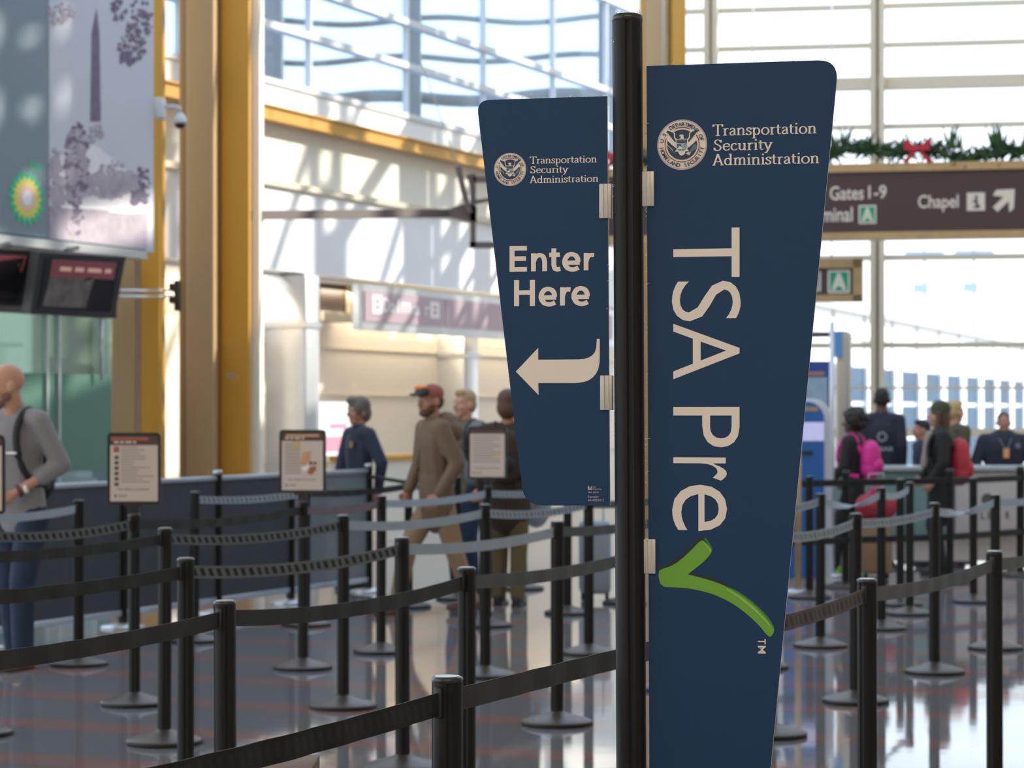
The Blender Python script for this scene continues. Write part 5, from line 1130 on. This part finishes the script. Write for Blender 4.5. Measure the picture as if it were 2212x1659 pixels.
    ey = MB(lambda a_, b_, c_: hc + Hm @ (V((a_, b_, c_)) * k))
    for sx_ in (-1, 1): ey.mat(0).ell((sx_ * .030, .083, .005), (.013, .010, .008), 10, 6).mat(1).ell((sx_ * .030, .091, .005), (.006, .004, .006), 8, 6)
    ey.build('eyes', [M['eyew'], M['eye']], r, local=True)
    MB(lambda a_, b_, c_: hc + Hm @ (V((a_, b_, c_)) * k)).ell((0, .091, -.058), (.024, .008, .008), 12, 6).build('lips', M['lips'], r, local=True)
    if hair:
        h = MB(lambda a_, b_, c_: hc + Hm @ (V((a_, b_, c_)) * k))
        for sx_ in (-1, 1): h.ell((sx_ * .031, .090, .024), (.019, .006, .005), 8, 5)
        q_ = random.Random(int(px))
        if hstyle == 'short':
            h.ell((0, -.022, .052), (.083, .100, .086)); h.ell((0, -.050, .0), (.080, .070, .085)); h.ell((0, .035, .100), (.062, .055, .036))
        if hstyle == 'full':
            h.ell((0, -.022, .056), (.092, .108, .092)); h.ell((0, -.055, -.01), (.090, .075, .10)); h.ell((.02, .04, .105), (.07, .06, .042)); h.ell((-.07, .02, .03), (.026, .05, .06)); h.ell((.07, .02, .03), (.026, .05, .06))
        if hstyle == 'afro':
            h.ell((0, -.035, .05), (.122, .122, .115))
            for _ in range(150):
                d = V((q_.gauss(0, 1), q_.gauss(0, 1), q_.gauss(0, 1))).normalized()
                if d.y > .55 and d.z < .3: continue
                h.ell((d.x * .118, -.03 + d.y * .122, .035 + d.z * .118), (.03, .03, .03), 8, 5)
        if hstyle == 'long':
            h.ell((0, -.022, .045), (.086, .100, .084)); h.cap((0, -.06, .0), (0, -.075, -.30), .085, .06, .7); h.cap((-.07, .0, .02), (-.085, .03, -.26), .03, .03); h.cap((.07, .0, .02), (.085, .03, -.26), .03, .03)
        if hstyle == 'crop': h.ell((0, -.020, .045), (.080, .099, .085)); h.ell((0, -.045, .01), (.079, .068, .08))
        if hstyle == 'beard': h.ell((0, .060, -.085), (.050, .045, .036)); h.ell((-.05, .035, -.055), (.022, .04, .04)); h.ell((.05, .035, -.055), (.022, .04, .04)); h.ell((0, -.045, .0), (.080, .068, .07))
        blob('hair', h, .008, M[hair], r, 2)
    # clothes
    t = MB(); torso(t, .012)
    t.cap((0, tl(hz), hem * H), (0, tl(.6 * H), .60 * H), .158 * k * bulk + .012, .15 * k * bulk + .012, .68)
    for i in (0, 1): arm(t, i, .013 * bulk, sleeve if isinstance(sleeve, float) else sleeve[i])
    t.cap(nb_ - V((0, 0, .05)), nb_ + V((0, .004, .012 + collar)), .085 * k, .066 * k, .95)
    tp_ = blob('top', t, .012, M[top], r, 3)
    t = MB(); t.cap((0, 0, hz + .01), (0, tl(.56 * H) , .55 * H), .148 * k * bulk, .14 * k * bulk, .7)
    for hp, kn, an in legp: t.cap(hp, kn, .100 * k, .078 * k); t.cap(kn, an - V((0, 0, .02)), .076 * k, .062 * k)
    blob('trousers', t, .012, M[legs], r, 3)
    for hp, kn, an in legp:
        t = MB(); fl_ = an.z - .055 * H; t.cap((an.x, an.y - .035 * k, fl_ + .045), (an.x, an.y + .06 * k, fl_ + .042), .042 * k, .044 * k); t.cap((an.x, an.y + .06 * k, fl_ + .04), (an.x * 1.05, an.y + .17 * k, fl_ + .03), .044 * k, .03 * k); t.cap((an.x, an.y - .02 * k, fl_ + .05), (an.x, an.y, fl_ + .12 * k), .044 * k, .045 * k)
        t.box(an.x - .045 * k, an.x + .045 * k, an.y - .075 * k, an.y + .195 * k, fl_ + .0, fl_ + .022, .01)
        blob('shoe', t, .009, M[shoe], r, 2)
    W = Matrix.Translation(V((p.x, p.y, 0))) @ Matrix.Rotation(R(yaw), 4, 'Z')
    return dict(r=r, hc=hc, Hm=Hm, k=k, armp=armp, shl=shl, lean=lean, H=H, W=W, nb=nb_, sw=sw, bulk=bulk, top=tp_, p=p, yaw=yaw)
def HT(P_): return lambda a_, b_, c_: P_['hc'] + P_['Hm'] @ (V((a_, b_, c_)) * P_['k'])
def pack(P_, name, mats, label, size=(.15, .10, .24), z=.66, accents=True, side=0, straps=True, strapmat=None):
    k, H = P_['k'], P_['H']; L = P_['lean']; W = P_['W']
    r = empty(name, tuple((W @ V((0, -.2, z * H)))), R(P_['yaw']), label=label, cat='backpack')
    off = V((0, -.2, z * H))
    b = MB(); y0 = -.085 * k * P_['bulk'] - size[1] * .9 + L * .8; c = V((side, y0, z * H)) - off
    b.ell((c.x, c.y, c.z), size, 18, 12); b.ell((c.x, c.y, c.z + size[2] * .4), (size[0] * .92, size[1] * .9, size[2] * .62), 16, 10); b.ell((c.x, c.y, c.z - size[2] * .45), (size[0], size[1], size[2] * .55), 16, 10)
    blob('bag', b, .014, M[mats[0]], r, 2)
    b = MB(); b.ell((c.x, c.y - size[1] * .75, c.z - size[2] * .3), (size[0] * .75, size[1] * .5, size[2] * .42), 14, 9); b.build('pocket', M[mats[1]], r, local=True)
    if straps:
        for sx_ in (-1, 1):
            x = sx_ * P_['sw'] * .55; pts = [V((x, -.12 * k + L, .74 * H)), V((x, -.06 * k + L, .835 * H)), V((x * 1.05, .02 * k + L, .85 * H)), V((x * 1.15, .115 * k + L, .79 * H)), V((x * 1.35, .135 * k + L * .8, .70 * H)), V((x * 1.6, .06 * k + L * .7, .62 * H)), V((x * 1.4, -.11 * k + L * .6, .60 * H))]
            m = MB(); m.tube([q_ - off for q_ in spl(pts, 4)], .022 * k, 6, 1); m.build('strap', M[strapmat or mats[0]], r, local=True)
    return r

# 1 bald man, left edge
A_ = person(46, 352, 1.85, 152, 'bald bearded man in a grey shirt and jeans with a backpack at the left edge', 'skin', 'hbrown', 'none', 'shirt', 'denim', 'leather', head=(-38, -10), lean=.06,
    arms=[((-.07, .02, -.27), (-.01, .16, -.46)), ((.10, -.02, -.26), (.02, .15, -.45))] and [((-.10, -.08, -.25), (.06, .13, -.41)), ((.08, .03, -.27), (-.02, .2, -.38))], sleeve=.42, hem=.50, headoff=.05, stride=(.10, -.06), collar=.028)
pack(A_, 'backpack', ('bagblack', 'bagblack'), 'black backpack worn by the bald man', (.15, .09, .23))
m = MB(HT(A_)); m.ell((0, .060, -.088), (.046, .040, .030)); m.ell((-.05, .03, -.06), (.018, .036, .03)); m.ell((.05, .03, -.06), (.018, .036, .03)); m.ell((0, .09, -.042), (.024, .008, .007)); blob('beard', m, .008, mat('stubble', (.25, .13, .085), .7), A_['r'], 2)
a, b, c = A_['armp'][0]; d = (c - b).normalized()
m = MB(); m.tube([c - d * .035, c - d * .012], .041, 14); m.build('watch_strap', M['leather'], A_['r'], local=True); 
wd = V((-.5, .5, .3)).normalized(); m = MB(); m.tube([c - d * .024 + V((-.036, -.012, .008)), c - d * .024 + V((-.052, -.018, .012))], .025, 16); m.build('watch', M['swhite'], A_['r'], local=True)
m = MB(); m.box(-.14, -.05, .145 + .06, .157 + .06, 1.31, 1.322); m.build('pocket_trim', M['swhite'], A_['r'], local=True)

# 2 woman in navy
N_ = person(776, 246, 1.67, 124, 'woman in a navy quarter zip pullover with short grey brown hair', 'skin2', 'hgrey', 'full', 'pullover', 'jnavy', 'boot', head=(0, -3), arms=[((-.13, -.06, -.26), (-.12, -.03, -.50)), ((.04, .06, -.27), (.03, .12, -.46))], collar=.015)
m = MB(); m.box(-.10, -.055, .122, .134, 1.245, 1.30); m.build('chest_emblem', M['gold'], N_['r'], local=True)
# 3 man in brown
Bm = person(945, 280, 1.76, 112, 'bearded man in a brown hooded jacket, khaki trousers and cap', 'skin2', 'hbrown', 'beard', 'jbrown', 'khaki', 'leather', head=(18, -4), lean=.04, bulk=1.16, arms=[((-.08, -.10, -.27), (-.09, .05, -.49)), ((.04, .02, -.27), (.02, .12, -.48))], stride=(-.24, .30), hem=.46)
h = MB(); h.cap((-.10, -.09, .80 * 1.76), (.10, -.09, .80 * 1.76), .085, .085, 1.0); h.ell((0, -.075, .845 * 1.76), (.13, .085, .075)); h.cap((-.1, -.02, .82 * 1.76), (-.06, .08, .80 * 1.76), .055, .04); h.cap((.1, -.02, .82 * 1.76), (.06, .08, .80 * 1.76), .055, .04); blob('hood', h, .012, M['jbrown'], Bm['r'], 3)
h = MB(HT(Bm)); h.ell((0, -.016, .058), (.086, .104, .078)); c1 = blob('cap', h, .008, M['cap1'], Bm['r'], 2)
h = MB(HT(Bm)); h.ell((0, .115, .062), (.070, .075, .014)); h.ell((0, .075, .078), (.072, .05, .04)); h.build('cap_brim', M['cap2'], Bm['r'], local=True)
h = MB(HT(Bm)); h.ell((0, .082, .112), (.066, .04, .022)); h.build('goggles', M['goggle'], Bm['r'], local=True)
m = MB(); pts = [V((-.16, -.02, 1.44)), V((-.10, .12, 1.40)), V((-.02, .155, 1.25)), V((.06, .14, 1.1))]; m.tube(spl(pts, 4), .012, 6); m.build('bag_cord', M['otrous'], Bm['r'], local=True)
# 4 soldier behind
C_ = person(1005, 250, 1.74, 140, 'person in camouflage and jeans with sandy hair behind the man in brown', 'skin', 'hsand', 'short', 'camo', 'denim', 'boot', head=(-10, 0))
pack(C_, 'backpack', ('bagblack', 'bagblack'), 'black backpack worn by the person in camouflage', (.17, .10, .25))
v_ = MB(); v_.cap((-.16, .02, 1.38), (-.14, .02, 1.0), .10, .10, 1.1); blob('vest_side', v_, .012, M['vest'], C_['r'], 2)
# 5 dark brown person
D_ = person(1098, 268, 1.72, -14, 'person in a dark brown jacket and olive trousers half hidden by the Enter Here panel', 'skin2', 'hbrown', 'full', 'jdark', 'otrous', 'boot', bulk=1.15, stride=(.04, -.05), hem=.44)
pack(D_, 'backpack', ('jdark', 'bagblack'), 'dark brown backpack on the person half hidden by the Enter Here panel', (.16, .09, .22), z=.70)
g = at(1158, HZ, 262); gb_ = empty('shoulder_bag', (g.x, g.y, .60), label='blue grey bag hanging beside the olive trousers', cat='bag')
m = MB(); m.ell((0, 0, .20), (.13, .09, .20), 16, 10); blob('bag', m, .014, M['greybag'], gb_, 2); m = MB(); m.tube(spl([V((-.10, 0, .34)), V((-.12, 0, .60)), V((-.13, 0, .80)), V((-.02, 0, .62)), V((.10, 0, .34))], 5), .012, 6); m.build('strap', M['greybag'], gb_, local=True)
g = at(1285, HZ, 262); su = empty('suitcase', (g.x, g.y, 0), label='blue grey suitcase behind the slim stanchion left of the tall sign post', cat='suitcase')
MB().box(g.x - .13, g.x + .13, g.y - .10, g.y + .10, .06, .66, .04).build('shell', M['greybag'], su)
for sx_ in (-1, 1): m = MB(); m.lathe([(.03, -.015), (.035, 0), (.03, .015)], 14, (g.x + sx_ * .1, g.y, .035), axis='x'); m.build('wheel', M['rubber'], su)
m = MB(); m.tube([(g.x - .07, g.y, .66), (g.x - .07, g.y, .95), (g.x + .07, g.y, .95), (g.x + .07, g.y, .66)], .008, 6); m.build('pull_handle', M['silver'], su)
# 6 girl with the pink pack
G_ = person(1844, 224, 1.56, 62, 'girl in a black coat with curly black hair and lime shoes, carrying pink', 'skin3', 'hdark', 'afro', 'jblack', 'jblack', 'shoeg', bulk=1.05, arms=[((-.06, .02, -.27), (-.04, .16, -.40)), ((.06, .02, -.27), (.05, .15, -.42))], stride=(.16, -.16), hem=.44)
pack(G_, 'backpack', ('pink', 'pink'), 'hot pink backpack on the girl with curly hair', (.13, .10, .19), z=.70)
g = at(1893, HZ, 232); cb = empty('suitcase', (g.x, g.y, 0), label='tan brown suitcase under a crimson bag behind the black rail', cat='suitcase')
MB().box(g.x - .14, g.x + .14, g.y - .1, g.y + .1, .05, .54, .04).build('shell', M['khaki'], cb)
du = empty('duffel_bag', (g.x, g.y, .545), label='crimson bag lying on the tan brown suitcase beside the girl', cat='bag')
m = MB(); m.cap((-.08, 0, .13), (.08, 0, .13), .12, .12, 1.0); m.ell((0, 0, .2), (.1, .08, .1)); blob('bag', m, .014, M['crimson'], du, 2); m = MB(); m.tube(spl([V((-.06, -.03, .22)), V((-.03, -.05, .32)), V((.03, -.05, .32)), V((.06, -.03, .22))], 4), .01, 6); m.build('handle', M['pink'], du, local=True)
for sx_ in (-1, 1): m = MB(); m.lathe([(.025, -.015), (.03, 0), (.025, .015)], 14, (g.x + sx_ * .1, g.y, .03), axis='x'); m.build('wheel', M['rubber'], cb)
m = MB(); m.tube([(g.x - .07, g.y, .8), (g.x - .07, g.y, .98), (g.x + .07, g.y, .98), (g.x + .07, g.y, .8)], .008, 6); m.build('pull_handle', M['silver'], cb)
# 7 man seen from the back
F_ = person(1905, 204, 1.80, -8, 'short haired man in a navy fleece seen from the back with a printed emblem', 'skin3', 'hdark', 'crop', 'jnavy', 'jnavy', 'boot', bulk=1.02, hem=.44, collar=.03)
m = MB(); yb_ = -.150
FB = lambda u, v, w_: V((u, yb_ - w_, v))
for i in range(10): a = i * .628; m.prism([(.0 + .055 * math.cos(a + d) * f - .0, 1.29 + .055 * math.sin(a + d) * f) for d, f in ((-.2, .55), (-.2, 1), (.2, 1), (.2, .55))], FB, 0, .012)
m.build('back_emblem', M['eprint'], F_['r'], local=True); m = MB(); text(m, 'CLEAR', -.12, 1.14, .12, 1.185, FB, .012, .02); m.build('back_lettering', M['eprint'], F_['r'], local=True)
# 8 woman in the knitted hat
K_ = person(2030, 226, 1.63, 88, 'woman in an olive knitted hat, black coat and long brown hair', 'skin', 'hbrown', 'long', 'jblack', 'jblack', 'boot', bulk=1.12, head=(-4, 0), arms=[((-.06, .0, -.27), (-.04, .10, -.44)), ((.05, .02, -.27), (.04, .14, -.42))], hem=.38)
h = MB(HT(K_)); h.ell((0, -.02, .075), (.092, .108, .088)); h.ell((0, -.016, .035), (.095, .110, .035)); blob('knitted_hat', h, .008, M['beanie'], K_['r'], 2)
h = MB(); h.cap((-.06, .10, 1.34), (-.05, .15, 1.05), .035, .03); h.cap((.06, .10, 1.34), (.05, .15, 1.05), .035, .03); blob('fur_trim', h, .012, M['fur'], K_['r'], 1)
pack(K_, 'backpack', ('redbag', 'redbag'), 'red backpack on the woman in the olive knitted hat', (.15, .11, .23), z=.66, strapmat='bagblack')
# 9, 10 people behind her
person(2062, 204, 1.66, -62, 'blonde person in an olive jacket behind the knitted hat', 'skin', 'hblond', 'short', 'jolive', 'jblack', 'boot', bulk=1.05)
person(1992, 207, 1.46, 100, 'person in a dark navy coat mostly hidden in front of the knitted hat woman', 'skin2', 'hdark', 'short', 'jnavy', 'jnavy', 'boot', bulk=1.0)
# 11 staff man at the counter
T_ = person(2168, 205, 1.545, 176, 'man in a navy fleece with an orange badge behind the CLEAR counter', 'skin2', 'hdark', 'crop', 'jnavy', 'jnavy', 'boot', bulk=1.45, collar=.02, arms=[((-.10, .04, -.27), (-.03, .12, -.46)), ((.10, .04, -.27), (.03, .12, -.46))])
m = MB(); m.box(-.03, .03, .205, .215, 1.07, 1.17); m.build('badge', M['badge'], T_['r'], local=True)
m = MB(); m.tube(spl([V((-.07, .05, 1.30)), V((-.05, .16, 1.24)), V((0, .205, 1.16)), V((.05, .16, 1.24)), V((.07, .05, 1.30))], 4), .006, 5); m.build('lanyard', M['vest'], T_['r'], local=True)
m = MB(); m.prism([(-.12 + .03 * math.cos(i * .63), 1.2 + .03 * math.sin(i * .63)) for i in range(10)], lambda u, v, w_: V((u, .195 + w_, v)), 0, .01); m.build('chest_emblem', M['vest'], T_['r'], local=True)
